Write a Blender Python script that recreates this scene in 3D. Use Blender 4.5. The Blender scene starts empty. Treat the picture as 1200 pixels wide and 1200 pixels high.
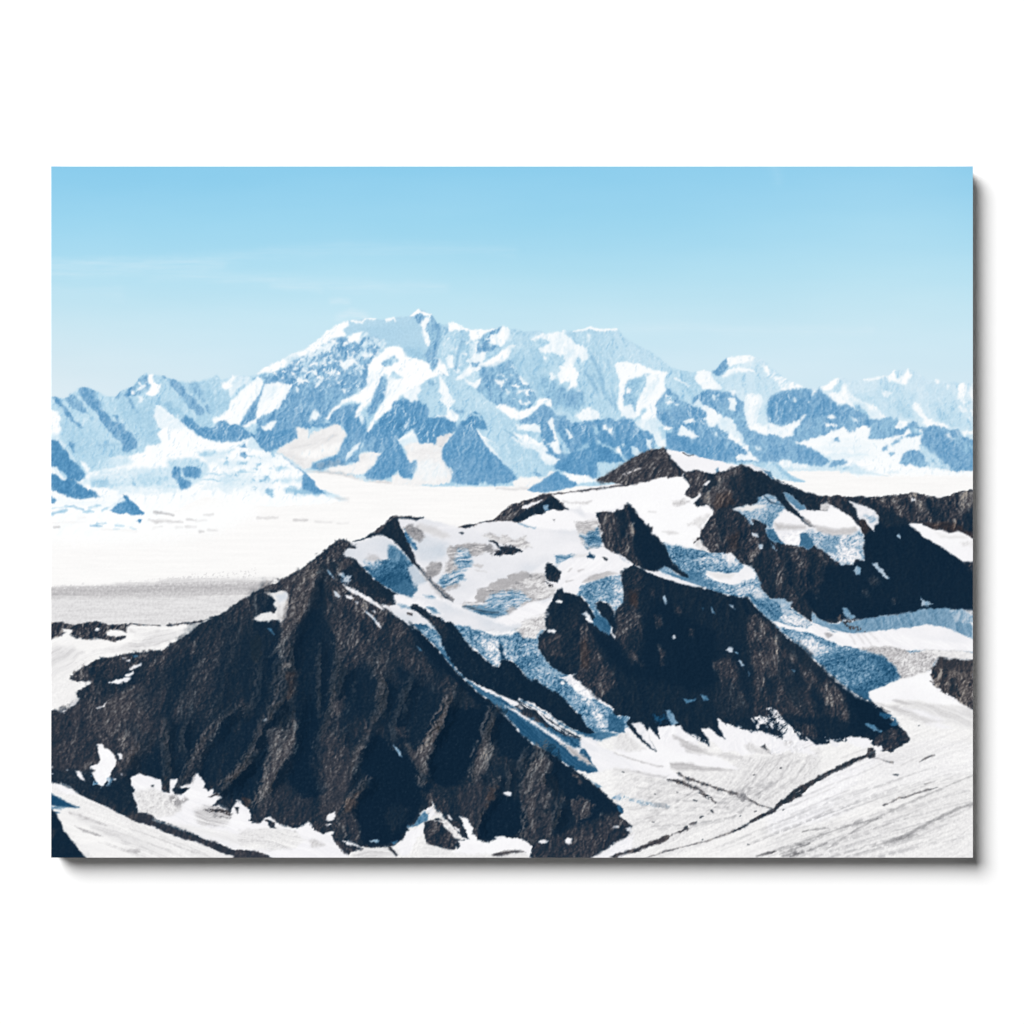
import numpy as np, math, re
W, H = 1080, 810
X0, Y0 = 60.0, 195.0
f4 = np.float32
YY, XX = np.mgrid[0:H, 0:W].astype(f4)
XX += X0 + .5; YY += Y0 + .5
IMG = np.zeros((H, W, 3), f4)
REG = np.zeros((H, W), np.int8)          # which printed area a cell belongs to
CUR = [0]

def perlin(x, y, seed=0):
    r = np.random.RandomState(seed)
    ang = r.rand(256, 256).astype(f4) * 2 * math.pi
    gx, gy = np.cos(ang), np.sin(ang)
    xi = np.floor(x).astype(np.int32); yi = np.floor(y).astype(np.int32)
    fx = (x - xi).astype(f4); fy = (y - yi).astype(f4)
    u = fx*fx*fx*(fx*(fx*6-15)+10); v = fy*fy*fy*(fy*(fy*6-15)+10)
    def g(ix, iy, dx, dy):
        a = ix & 255; b = iy & 255
        return gx[b, a]*dx + gy[b, a]*dy
    n00 = g(xi, yi, fx, fy); n10 = g(xi+1, yi, fx-1, fy)
    n01 = g(xi, yi+1, fx, fy-1); n11 = g(xi+1, yi+1, fx-1, fy-1)
    a = n00+(n10-n00)*u; b = n01+(n11-n01)*u
    return (a+(b-a)*v)*1.5

def fbm(x, y, o=5, seed=0, gain=.5):
    s = 0; a = 1; t = 0
    for i in range(o):
        s = s + a*perlin(x*2**i+17.3*i, y*2**i+9.1*i, seed+i); t += a; a *= gain
    return s/t

def ridged(x, y, o=5, seed=0, gain=.5):
    s = 0; a = 1; t = 0; w = 1
    for i in range(o):
        n = (1-np.abs(perlin(x*2**i+7.7*i, y*2**i+3.3*i, seed+i)))**2
        s = s + a*n*w; t += a; a *= gain; w = np.clip(n*1.4, 0, 1)
    return s/t

def relief(Hh, lx=.9, ly=.35):
    gy, gx = np.gradient(Hh)
    s = gx*lx+gy*ly
    s = s/(s.std()+1e-6)
    return np.tanh(s*.6).astype(f4)

_T = {}
def tex(name):
    if name in _T: return _T[name]
    x, y = XX, YY
    if name == 'iso':
        wx = fbm(x/60, y/60, 3, 50)*14; wy = fbm(x/60, y/60, 3, 60)*14
        t = relief(ridged((x+wx)/36, (y+wy)/36, 6, 1, .62))
    elif name == 'rock':      # lumpy broken rock, lit from the left
        wx = fbm(x/22, y/22, 3, 150)*7; wy = fbm(x/22, y/22, 3, 160)*7
        t = relief(ridged((x+wx)/15, (y+wy)/21, 4, 151, .62)+.5*ridged((x+wx)/44, (y+wy)/60, 3, 155, .5))
    elif name == 'fine':
        t = relief(ridged((x)/11, (y)/11, 4, 11, .6))
    elif name == 'grain':
        t = np.clip(fbm(x/3.2, y/3.2, 3, 21, .7)*2.2, -1, 1)
    elif name == 'ice':       # crevassed ice: small blocks with dark cracks
        wx = fbm(x/14, y/14, 3, 70)*6; wy = fbm(x/14, y/14, 3, 72)*6
        a = ridged((x+wx)/8.5, (y+wy)/5.5, 4, 75, .7)
        t = np.clip(relief(a)*.3+(.5-a)*1.2+.9*fbm(x/24, y/16, 4, 78)+.45*perlin(x/2.1, y/2.1, 79)+.4*perlin(x/4.7, y/3.9, 77), -1, 1)
    elif name == 'flow':      # squeezed, banded ice
        wy = fbm(x/40, y/25, 3, 270)*12
        a = fbm((x+wy)/16, (y+wy*.6+x*.12)/3.6, 5, 275, .65)
        t = np.clip(a*2.6+.25*perlin(x/2.1, y/2.1, 279), -1, 1)
    elif name == 'soft':
        t = np.clip(fbm(x/60, y/30, 5, 31)*2, -1, 1)
    elif name == 'dust':
        t = np.clip(fbm(x/9, y/7, 5, 91, .62)*2.4, -1, 1)
    elif name == 'hz':
        t = np.clip(fbm(x/70, y/4, 4, 41, .6)*2, -1, 1)
    elif name[0] == 's':      # s<angle>: streaks (gullies) running at that screen angle
        a = math.radians(float(name[1:])); c, s = math.cos(a), math.sin(a)
        wv = fbm(x/50, y/50, 3, 81)*12+fbm(x/16, y/16, 2, 86)*3
        u = x*c+y*s; v = -x*s+y*c+wv
        t = np.clip(.75*relief(ridged(v/15, u/52, 5, int(a*50)+100, .62)*1.3+.55*ridged(x/13, y/11, 4, 12, .6))+.45*relief(ridged(v/34, u/90, 3, int(a*50)+130, .5)), -1, 1)
    elif name[0] == 'l':      # l<angle>: fine flow lines on a glacier
        a = math.radians(float(name[1:])); c, s = math.cos(a), math.sin(a)
        wv = fbm(x/90, y/90, 3, 181)*16
        u = x*c+y*s; v = -x*s+y*c+wv
        t = np.clip(fbm(v/5, u/90, 4, int(a*50)+300, .75)*2.2, -1, 1)
    _T[name] = t.astype(f4)
    return _T[name]

RAMP = {
 'B': [(0,60,122,168),(.2,92,150,192),(.33,122,168,203),(.5,158,199,223),(.65,190,220,236),(.8,216,234,244),(.92,244,249,252),(1,254,254,254)],
 'K': [(0,5,27,44),(.12,13,36,54),(.25,30,45,58),(.38,50,54,63),(.5,69,67,72),(.65,95,91,92),(1,160,154,148)],
 'N': [(0,5,38,64),(.2,28,76,110),(.4,76,122,154),(.58,138,170,194),(.74,198,208,219),(.86,229,230,235),(.95,244,243,246),(1,252,252,253)],
 'G': [(0,66,66,70),(.3,126,127,132),(.6,184,182,184),(.8,225,224,225),(1,251,250,249)],
 'R': [(0,20,32,44),(.35,52,48,52),(.6,84,72,69),(1,146,128,116)],
}
def ramp(r, v):
    R = RAMP[r]; p = [k[0] for k in R]
    v = np.clip(v, 0, 1)
    return np.stack([np.interp(v, p, [k[i] for k in R]) for i in (1, 2, 3)], -1).astype(f4)/255

TILE = {'A':(60,400,5),'B':(260,350,5),'C':(460,350,5),'D':(660,360,5),'E':(900,400,5),'F':(260,450,5),'G':(460,450,5),
 'H':(60,570,5),'I':(300,570,5),'J':(500,570,5),'K':(700,510,5),'L':(900,540,5),'M':(600,640,5),'N':(800,660,5),
 'O':(60,720,5),'P':(60,825,5),'Q':(280,660,5),'R':(280,825,5),'S':(480,700,5),'U':(500,825,5),'V':(720,825,5),
 'W':(900,740,4.529),'Z':(60,600,2.2222),'Y':(600,600,2.2222),'a':(0,0,1)}
def pts(s):
    out = []; t = TILE['a']; n = None
    for k in s.split():
        if k.isalpha(): t = TILE[k]; continue
        if n is None: n = float(k)
        else:
            out.append((t[0]+n/t[2], t[1]+float(k)/t[2])); n = None
    return np.array(out, f4)

def box(p, m):
    a = max(0, int(p[:, 0].min()-m-X0)); b = min(W, int(p[:, 0].max()+m-X0)+2)
    c = max(0, int(p[:, 1].min()-m-Y0)); d = min(H, int(p[:, 1].max()+m-Y0)+2)
    return slice(c, d), slice(a, b)

def sdf(p, x, y):
    d = np.full(x.shape, 1e9, f4); ins = np.zeros(x.shape, bool)
    n = len(p)
    for i in range(n):
        ax, ay = p[i]; bx, by = p[(i+1) % n]
        ex, ey = bx-ax, by-ay; L = ex*ex+ey*ey
        if L < 1e-9: continue
        px, py = x-ax, y-ay
        t = np.clip((px*ex+py*ey)/L, 0, 1)
        d = np.minimum(d, (px-t*ex)**2+(py-t*ey)**2)
        if ay != by:
            ins ^= ((ay > y) != (by > y)) & (x < ex*(y-ay)/ey+ax)
    d = np.sqrt(d)
    return np.where(ins, d, -d)

def ldist(p, w, x, y):
    """distance to a polyline minus its local half width, and the signed side"""
    best = np.full(x.shape, 1e9, f4); side = np.zeros(x.shape, f4); raw = best.copy()
    n = len(p); w = np.interp(np.linspace(0, 1, n), np.linspace(0, 1, len(w)), w)
    for i in range(n-1):
        ax, ay = p[i]; bx, by = p[i+1]; ex, ey = bx-ax, by-ay; L = ex*ex+ey*ey
        if L < 1e-9: continue
        px, py = x-ax, y-ay
        t = np.clip((px*ex+py*ey)/L, 0, 1)
        r = np.sqrt((px-t*ex)**2+(py-t*ey)**2); d = r-(w[i]+(w[i+1]-w[i])*t)
        m = d < best
        best = np.where(m, d, best); raw = np.where(m, r, raw)
        side = np.where(m, np.sign(ex*py-ey*px), side)
    return best, side, raw

def comp(b, a, col):
    IMG[b] = IMG[b]*(1-a[..., None])+col*a[..., None]
    if CUR[0]: REG[b] = np.where(a > .5, CUR[0], REG[b])

def colour(b, r, v, ta, tx, g, tb, tx2):
    if g is not None:
        x1, y1, x2, y2, v2 = g; dx, dy = x2-x1, y2-y1
        t = np.clip(((XX[b]-x1)*dx+(YY[b]-y1)*dy)/(dx*dx+dy*dy), 0, 1); v = v+(v2-v)*t
    if r in 'KR':             # deep shade is smooth, lit rock is rough
        k = np.clip(v*3.4, .12, 1.6)
        s = .75*tex(tx)[b]+.5*tex('rock')[b]+.3*tex('grain')[b]*min(1, tb*25)+.25*tex('soft')[b]-.08
        q = min(ta/.1, 1.5)*np.clip(v*3.2, .1, 1.5)
        vv = v*.96+.025+q*(.27*np.clip(s, 0, 1)**1.2+.14*np.clip(s, -1, 0))
    elif r == 'B' and tx != 'hz' and ta > .035:
        k = np.clip((.62-v)*5, 0, 1) if np.isscalar(v) else 0
        vv = v+ta*(.75*tex(tx)[b]+(.12+.6*k)*tex('rock')[b]+.8*tex('soft')[b]*(v < .9))+(.015+.04*k)*tex('grain')[b]*(v < .9)
    else:
        if r == 'G' and tx[0] == 'l': ta = ta*1.5
        if r == 'N' and tx == 'ice' and np.isscalar(v): v = v+.08; ta = ta*1.2
        vv = v+ta*tex(tx)[b]
        if tb: vv = vv+1.4*tb*tex(tx2)[b]
    return ramp(r, vv)

def P(s, r, v, ta=.08, tx='iso', e=1.2, en='dust', f=.9, g=None, thr=None, tt='dust', o=1., tb=0, tx2='grain', ts=.25):
    p = pts(s); b = box(p, abs(e)*1.5+f*2+1)
    x, y = XX[b], YY[b]
    if x.size == 0: return
    d = sdf(p, x, y)+e*tex(en)[b]+.2*e*tex('grain')[b]+.25*e*tex('fine')[b]
    a = np.clip(.5+d/f*.5, 0, 1)
    if f > 2: a = a*a*(3-2*a)
    if thr is not None: a = a*np.clip((tex(tt)[b]-thr)/ts+.5, 0, 1)
    comp(b, a*o, colour(b, r, v, ta, tx, g, tb, tx2))

def S(s, w, r, v, ta=.08, tx='iso', e=.6, en='dust', f=.8, o=1., thr=None, tt='dust', g=None, tb=0, tx2='grain', ts=.25):
    p = pts(s); w = w if isinstance(w, (list, tuple)) else [w]
    b = box(p, max(w)+abs(e)*2+f*2+1); x, y = XX[b], YY[b]
    if x.size == 0: return
    d, _, _ = ldist(p, w, x, y)
    d = -d+e*tex(en)[b]+.4*e*tex('grain')[b]
    a = np.clip(.5+d/f*.5, 0, 1)
    if f > 2: a = a*a*(3-2*a)
    if thr is not None: a = a*np.clip((tex(tt)[b]-thr)/ts+.5, 0, 1)
    comp(b, a*o, colour(b, r, v, ta, tx, g, tb, tx2))

def RIB(s, wl, wr, dl, dr, wob=1.8):
    """a rib of rock: one flank lighter, the other darker, meeting in a sharp crest.
    points run downhill, the first widths/deltas are for the screen-left flank"""
    wl *= 1.45; wr *= 1.7; p = pts(s); m = max(wl, wr)+8; b = box(p, m)
    if XX[b].size == 0: return
    x = XX[b]+wob*tex('dust')[b]*.6+wob*.5*tex('fine')[b]; y = YY[b]
    _, side, raw = ldist(p, [0], x, y)
    left = side > 0
    w = np.where(left, wl, wr); k = np.clip(1-raw/w, 0, 1)*(1+0*raw)
    k = np.where(raw < w*1.25, k+.42*tex('rock')[b]*np.clip(k*4, 0, 1)+.12*tex('grain')[b]*np.clip(k*4, 0, 1), 0)
    s = np.clip((k-.1)/.55, 0, 1); s = s*s*(3-2*s)
    # fade at both ends of the rib
    ends = np.minimum(np.hypot(x-p[0, 0], y-p[0, 1]), np.hypot(x-p[-1, 0], y-p[-1, 1])); s = s*np.clip(ends/9+.1, 0, 1)
    c = IMG[b]; li = np.where(left, np.clip(dl*1.55, 0, .8)*s, 0)[..., None]; dk = np.where(left, 0, np.clip(-dr*1.05, 0, .8)*s)[..., None]
    lit = np.array([.335, .312, .31], f4)*(1+.42*tex('rock')[b]+.22*tex('grain')[b])[..., None]
    shd = np.array([.016, .1, .165], f4)
    IMG[b] = c*(1-li)*(1-dk)+lit*li+shd*dk
# ---------------------------------------------------------------- printed sky
_yy = [195, 230, 260, 290, 320, 350, 380, 410, 440, 470, 600]
_cs = [(138,202,233),(148,207,235),(155,211,236),(164,215,237),(175,220,238),(186,224,239),(195,227,240),(202,229,241),(207,230,241),(210,231,242),(214,233,243)]
for i in range(3):
    IMG[..., i] = np.interp(YY, _yy, [c[i] for c in _cs])/255
vx = np.clip(np.abs(XX-560)/580, 0, 1)**2*np.clip((420-YY)/225, 0, 1)
IMG += vx[..., None]*np.array([-.02, -.012, -.006], f4)
rt = np.exp(-((XX-1060)/170)**2)*np.clip((440-YY)/160, 0, 1)
IMG += rt[..., None]*np.array([.045, .022, .01], f4)
IMG += (fbm(XX/260, YY/60, 4, 600)*.02)[..., None]*np.array([1, .5, .3], f4)
lf = np.clip((330-XX)/330, 0, 1)*np.clip((YY-300)/120, 0, 1)
IMG += lf[..., None]*np.array([.025, .0, -.012], f4)
def CIR(s, w, o, f=7):
    f = f*1.8; o = o*1.25; w = [k*.6 for k in w]
    p = pts(s); b = box(p, max(w)+f*2+4)
    x, y = XX[b], YY[b]+tex('soft')[b]*3
    d, _, _ = ldist(p, w, x, y)
    a = np.clip(.5-d/f*.5, 0, 1); a = a*a*(3-2*a)*o*np.clip(.75+.5*tex('hz')[b], 0, 1.3)
    IMG[b] = IMG[b]*(1-a[..., None])+np.array([.93, .95, .97], f4)*a[..., None]
CIR('a 60 312 140 309 240 307 300 298 400 292 520 291 600 296', [3, 5, 4, 2], .16)
CIR('a 60 319 160 319 260 324 330 330 420 336 520 338', [4, 6, 4, 2], .24)
CIR('a 60 308 130 306 200 309 260 308', [2, 3, 2], .2, 5)
CIR('a 320 334 350 338 375 341', [2, 2], .2, 4)
CIR('a 700 388 800 384 860 386 930 387 1020 388', [2, 3, 2], .18, 6)
CIR('a 390 353 400 351 407 352', [2, 2], .4, 4)
CIR('a 398 373 412 368 424 371 430 376', [2, 3, 2], .5, 5)
CIR('a 905 195 910 205 912 212', [4, 2], .12, 6)
CIR('a 60 340 110 342 140 344', [4, 4], .12, 6)
REG[:] = 1
# ---------------------------------------------------------------- the glacier plain behind everything
CUR[0] = 3
P('a 40 560 1160 540 1160 760 40 760', 'G', .98, .018, 'hz', 0, f=1)
# ---------------------------------------------------------------- snow range: right and far ranges
CUR[0] = 2
P('E -40 330 0 290 100 285 230 278 300 268 350 245 410 212 440 210 480 232 560 225 640 210 690 200 740 170 820 162 860 175 930 225 990 232 1050 240 1140 240 1220 245 1220 760 -40 760', 'B', .75, .05, 's75', .8, f=1)
P('D 700 380 760 385 870 385 900 355 955 295 1060 280 1110 285 1160 305 1200 330 E 0 145 60 190 120 230 200 268 300 300 300 500 D 1200 640 900 600 760 560', 'B', .72, .07, 'iso', .8, f=1)
# E: faces of the far right range
P('E 480 300 600 320 700 400 760 450 700 450 640 390 560 330 480 320', 'B', .66, .05, 's60', 3, f=4, o=.8)
P('E 640 230 760 250 880 300 860 340 880 420 930 460 780 460 700 400 640 330', 'B', .68, .06, 's70', 3, f=6, o=.8)
P('E 760 330 830 400 850 450 790 450 740 380', 'B', .56, .05, 's60', 3, f=4, o=.7)
P('E 920 260 1040 260 1080 330 1150 440 1200 480 1200 520 1130 510 1060 480 980 470 930 380', 'B', .68, .08, 's70', 3, f=5, o=.8)
P('E 980 360 1030 420 1080 480 1130 500 1060 500 1000 440', 'B', .56, .08, 's60', 3, f=4, o=.7)
P('E 310 270 410 212 425 230 370 290 340 292', 'B', 1, .03)
P('E 420 225 445 240 420 290 390 310 370 290', 'B', .62, .1, 's110')
P('E 340 300 400 310 430 280 445 240 475 290 500 330 590 370 640 390 695 455 600 455 560 400 510 395 450 370 420 375 370 350', 'B', .93, .12, 's60', 2)
P('E 480 335 560 365 620 410 640 440 600 450 560 400 500 380', 'B', .76, .06, 's45', 2, f=3, o=.8)
P('E 500 370 540 380 590 440 610 460 560 430 510 400', 'B', .5, .1)
P('E 690 205 740 172 770 185 760 220 790 190 820 162 842 200 800 255 770 250 750 232 715 232 700 218', 'B', .98, .1, 's120', 1.5)
P('E 745 180 770 176 765 215 748 222', 'B', .72, .15, 's110')
P('E 560 225 630 208 690 205 600 238', 'B', .93, .05)
P('E 850 350 888 368 900 400 912 440 960 462 1065 500 1030 512 960 505 900 480 905 455 880 430 850 400', 'B', .95, .06, 'iso', 1.8)
P('E 660 290 720 300 700 330 670 320', 'B', .88, .08, 'iso', 2)
P('E 1045 240 1090 255 1110 340 1150 400 1200 440 1200 250', 'B', .72, .14, 's75', 1, thr=None)
P('E 1120 245 1150 246 1158 300 1135 330 1105 350 1108 290', 'B', .97, .06, 's75', 1.6)
P('E 1040 236 1065 262 1050 280', 'B', .95, .05)
P('E 1180 260 1200 280 1200 350 1185 330', 'B', .95, .05)
P('E 1100 340 1140 350 1200 420 1200 470 1150 430 1110 380', 'B', .93, .1, 's75', 2, thr=.1)
P('E 980 226 1000 232 1000 250 985 250', 'B', .95, .05)
# the domed peak
P('D 870 385 900 355 955 295 972 330 965 360 925 402 900 400', 'B', .4, .14, 's115')
P('D 955 298 1060 278 1110 286 1125 305 1095 320 1010 335 965 350', 'B', .95, .06, 'iso', 1.2)
P('D 925 405 975 362 1030 350 1090 355 1125 388 1060 380 1000 385 945 417', 'B', .95, .05, 'iso', 1.4)
P('D 985 345 1090 322 1120 345 1090 355 1020 350', 'B', .82, .06)
P('D 1110 300 1150 308 1200 350 1200 395 1160 370 1120 330', 'B', .74, .16, 's60', 1)
P('E -10 145 60 190 120 230 205 268 130 285 90 295 60 250 20 215 -10 200', 'B', .88, .22, 'iso', 1.4)
P('D 1165 345 1200 345 1200 385 1180 380', 'B', .97, .05)
P('D 1000 390 1100 400 1200 440 1200 540 1100 520 1000 480 930 440', 'B', .7, .07, 's70', 3, f=6)
# ---------------------------------------------------------------- main massif body
P('B 210 445 250 405 375 345 480 300 560 245 620 190 700 145 740 130 830 120 960 125 1010 110 1100 105 1150 62 C 150 62 225 95 260 150 300 155 350 140 430 180 540 185 600 175 650 160 700 185 760 195 860 190 900 202 1020 190 1100 185 1180 172 D 160 122 215 135 315 128 370 185 430 220 500 255 560 295 620 345 660 365 760 385 820 372 870 400 930 460 1000 560 1100 760 1200 900 E 0 800 C 1200 1100 B 1200 1100 F 480 500 B 0 740 0 480 60 455 170 455', 'B', .62, .06, 'iso', .6, f=1)
# upper shaded plateau
P('B 745 135 830 122 960 128 1100 108 1155 75 1165 160 1195 260 1200 365 1120 350 1060 310 1030 280 980 285 930 240 830 210 780 215 730 215 710 180 745 165', 'B', .585, .025, 'soft', .8)
P('B 1080 290 1160 300 1200 340 1200 365 1120 350 1070 320', 'B', .5, .05, 'iso', 2, f=4, o=.7)
P('B 800 128 960 128 1100 112 1110 150 1000 165 850 160', 'B', .62, .03, 'soft', 2, f=5, o=.6)
S('B 760 132 820 138 840 122 900 120', [1.2, .8], 'B', .96, .05)
S('B 965 128 1010 115 1015 135', [1.6, 1], 'B', .97, .05)
# big rock face, left of the massif
P('B 210 440 300 430 380 400 450 335 560 290 640 240 720 215 760 255 830 225 900 220 960 270 900 330 860 400 850 500 780 560 700 600 640 660 600 720 450 745 330 790 130 765 105 745 160 640 230 540 250 480', 'B', .36, .13, 's118', 1.4, tb=.05)
P('B 300 700 450 600 600 450 640 330 760 380 850 400 850 500 700 600 600 720 450 745 330 790', 'B', .29, .09, 's118', 3, f=5, o=.75, tb=.05)
P('B 420 610 560 620 500 730 340 780 330 740', 'B', .36, .07, 's122', 3, f=5, o=.7)
P('B 290 430 440 340 640 240 740 225 960 240 900 340 860 400 720 440 560 480 450 500 360 470', 'B', .95, .1, 's125', 2, thr=.3, tt='dust', ts=.5)
P('B 430 360 600 270 720 300 850 400 800 540 600 560 450 500', 'B', .78, .14, 's125', 2, thr=.45, tt='iso', ts=.5)
P('B 780 230 830 195 900 225 960 260 940 300 880 310 850 380 790 350 800 300', 'B', .86, .2, 's118', 1.5, thr=-.15, tt='dust', ts=.5)
P('B 735 215 800 205 830 195 800 240 760 262 740 250', 'B', .98, .04)
P('B 700 390 740 355 790 350 770 395 705 425', 'B', .93, .1, 's120', 1.5)
P('B 590 310 640 255 660 265 640 300 600 320', 'B', .86, .1, 's120', 1)
P('B 530 375 570 365 560 395 535 390', 'B', .9, .1, 's120', 1)
P('B 430 460 480 480 480 500 440 490', 'B', .92, .1, 's120', 1.2)
P('B 700 530 740 525 720 560', 'B', .9, .1, 'iso', 1.4)
P('B 790 540 820 520 800 550', 'B', .9, .1)
P('B 440 520 460 525 445 545', 'B', .9, .1)
# bright upper ridge
P('B 740 128 748 160 710 180 735 215 690 225 640 240 590 270 560 300 530 320 480 340 440 352 400 365 380 400 300 430 280 455 230 465 206 440 250 405 375 345 480 300 560 245 620 190 700 145', 'B', .99, .05, 's120', 1.3)
P('B 375 350 440 330 470 345 400 370 378 398', 'B', .74, .08, 'iso', 2, f=2)
P('B 480 330 560 290 590 265 600 285 540 320 490 345', 'B', .8, .14, 's120', 1.4, thr=-.1, tt='iso')
P('B 215 445 260 430 300 440 270 460 230 470', 'B', .5, .22, 'fine', 1)
# snow wall, left
P('B 255 500 330 488 412 505 395 545 370 590 330 645 240 690 178 712 198 650 225 580', 'B', .95, .06, 's118', 1.2)
P('B 270 520 330 510 310 570 250 600 230 640', 'B', .84, .06, 's118', 2, f=3, o=.7)
# left glacier
P('B 0 520 0 490 60 452 110 455 180 490 200 450 245 480 232 540 190 600 150 650 100 745 60 745 0 700 40 650 68 590 50 540', 'B', .96, .06, 's120', 1.2)
P('B 60 455 150 458 180 490 130 520 70 560 40 520', 'B', .76, .1, 'iso', 2, f=2)
P('B 0 500 50 540 68 590 40 650 0 670', 'B', .56, .05)
# central snow ridge system
P('B 880 360 930 325 970 285 1000 278 1035 282 1072 335 1120 352 1200 370 1200 490 1120 520 1080 545 1040 585 990 650 900 715 880 770 850 808 840 800 865 740 920 640 960 580 935 572 970 510 985 470 950 445 930 490 890 560 880 600 830 650 790 705 775 690 790 650 825 612 760 596 700 625 650 690 620 715 610 705 650 650 720 590 800 560 860 505 855 440 858 400', 'B', .99, .025, 's125', 1.3)
P('C -10 290 40 280 82 338 150 360 222 378 250 350 275 355 312 405 330 460 270 450 200 480 150 520 80 555 45 570 0 625 -10 620', 'B', .985, .025, 's160', 1.)
P('B 930 372 960 355 1000 330 1020 335 1030 375 990 390 950 400', 'B', .42, .25, 'fine', 1.6, tb=.1)
P('B 940 350 970 335 990 345 950 365', 'B', .95, .05)
P('B 1000 425 1020 432 1062 468 1020 476 975 472 985 450', 'B', .64, .04, 'iso', .6)
P('B 860 440 880 420 920 430 880 500 850 545 850 500', 'B', .9, .16, 's118', 1.5)
P('B 935 450 975 485 960 575 930 625 900 665 855 690 850 660 880 600 905 540', 'B', .34, .12, 's118', 1.3)
P('B 980 460 1060 500 1040 560 990 600 950 590', 'B', .95, .1, 's118', 3, f=3, o=.8)
P('B 620 720 660 660 720 622 770 605 812 620 790 650 775 700 850 690 850 745 855 805 700 905 690 850 740 795 700 740', 'B', .31, .1, 's115', 1.2, tb=.04)
P('B 800 690 840 690 840 720 815 750 785 750', 'B', .86, .1, 's118', 1.6)
P('B 500 722 530 680 545 645 580 678 560 700 530 718', 'B', .92, .08, 's120', 1.2)
P('B 228 752 290 722 325 718 292 775 280 782 240 776', 'B', .93, .07, 's120', 1)
P('B 130 745 150 730 155 740 135 758', 'B', .95, .05)
# -- tile C: summit pyramid
P('C 105 105 150 60 228 92 262 150 300 152 335 185 325 220 285 262 258 340 215 372 185 330 215 275 190 250 172 195 165 150 130 120', 'B', .38, .14, 's110', 1)
P('C 155 155 185 120 222 104 205 150 195 180 215 230 220 262 205 285 188 240 172 200 175 165', 'B', .92, .14, 's110', 1.6)
P('C 105 104 150 60 180 75 228 92 222 108 190 100 165 85 145 90 128 104', 'B', .99, .03, e=1)
P('C 190 330 240 300 262 330 240 362 215 372', 'B', .36, .12, 's110', 2)
P('C 222 375 250 350 270 360 262 400 240 432 222 410', 'B', .42, .2, 'fine', 1.2)
P('C 272 370 310 400 305 415 280 400', 'B', 1, .03)
P('C 282 430 318 455 335 465 300 455', 'B', .4, .15, 'fine')
# face between summit and second snow peak
P('C 325 190 450 195 452 260 470 360 385 462 350 400 300 350 260 330 285 262', 'B', .6, .12, 's112', 1.4)
P('C 300 240 440 250 460 350 390 440 320 400', 'B', .9, .14, 's112', 2, thr=.35, tt='dust', ts=.4)
P('C 400 240 425 250 395 330 375 420 362 410 380 320', 'B', .44, .1, 's108', 1.2)
P('C 320 330 355 340 360 400 340 410 320 390', 'B', .88, .08, 's95', 1.2)
P('C 322 198 332 145 360 137 432 178 436 192 380 182 350 195', 'B', 1, .02)
P('C 430 178 540 185 625 172 600 195 555 210 510 235 480 240 450 250 452 200', 'B', .98, .03, 'iso', 1)
P('C 650 158 672 165 692 185 685 240 620 270 570 300 545 330 530 390 440 460 400 480 368 470 420 420 450 395 460 320 480 250 555 225 600 200', 'B', .9, .14, 's115', 1.5)
P('C 450 260 510 265 490 320 460 390 450 330', 'B', .8, .15, 's112', 1.5, thr=-.2, tt='fine')
P('C 505 245 545 205 600 182 640 165 625 200 575 235 560 262 640 285 570 310 500 312 498 285', 'B', .4, .18, 'fine', 1.5, thr=-.4)
P('C 560 230 660 190 680 225 640 280 600 270', 'B', .93, .16, 's110', 1.4)
P('C 690 175 760 190 780 215 740 240 700 235', 'B', .6, .14, 'iso', 1)
P('C 510 385 600 340 690 275 722 275 700 300 682 345 645 375 602 408 560 395 530 400', 'B', 1, .02, e=1)
P('C 500 400 600 405 680 358 715 372 740 440 800 490 832 545 850 585 800 650 740 650 600 622 560 600 490 530 510 460', 'B', .37, .12, 's70', 1.2, tb=.06)
P('C 520 400 660 370 720 400 720 480 640 470 560 440', 'B', .52, .12, 'fine', 3, f=4, o=.6)
P('C 700 370 830 540 840 600 760 620 650 540 590 480', 'B', .93, .1, 's70', 2, thr=.45, tt='dust', ts=.35)
P('C 738 445 800 490 792 510 760 500', 'B', .97, .04, e=1.6)
P('C 600 475 645 482 640 512 612 500', 'B', .93, .06, e=1.6)
P('C 815 535 835 540 832 555', 'B', 1, .02)
P('C 430 480 480 490 520 470 510 500 485 528 450 510', 'B', .93, .07, 's112', 1.2)
P('C 370 470 400 450 470 400 520 400 500 430 440 440 400 480', 'B', .93, .1, 'fine', 1.4)
P('C 460 380 510 372 500 395 470 400', 'B', .4, .15, 'fine', 1)
# long shaded flank coming down right from the middle snow ridge
P('C 150 520 200 480 270 452 330 460 440 500 520 560 600 640 730 715 900 810 990 900 950 1000 860 1050 740 1040 690 990 540 850 490 765 550 760 480 660 400 700 380 730 240 700 210 690 215 650 150 595', 'B', .615, .05, 's40', 1, tb=.02)
P('C 290 470 420 500 520 580 600 660 500 640 400 560', 'B', .68, .04, 's40', 2, f=6, o=.6)
P('C 275 455 300 480 340 560 368 600 330 645 300 620 275 598 295 570 268 545 280 500', 'B', .93, .05, 's60', 1.2)
P('C 232 698 280 682 312 690 325 648 348 655 380 680 388 702 370 735 330 715 300 696', 'B', .96, .05, 'iso', 1)
P('C 60 560 110 530 160 515 165 540 145 560 150 590 115 618 100 590 65 582', 'B', .9, .07, 's100', 1.2)
P('C 362 655 412 650 418 672 370 675', 'B', .4, .1, 'iso', 1.4)
P('C 205 480 240 478 262 495 240 510 205 495', 'B', .48, .12, 'iso', 1.2)
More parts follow.
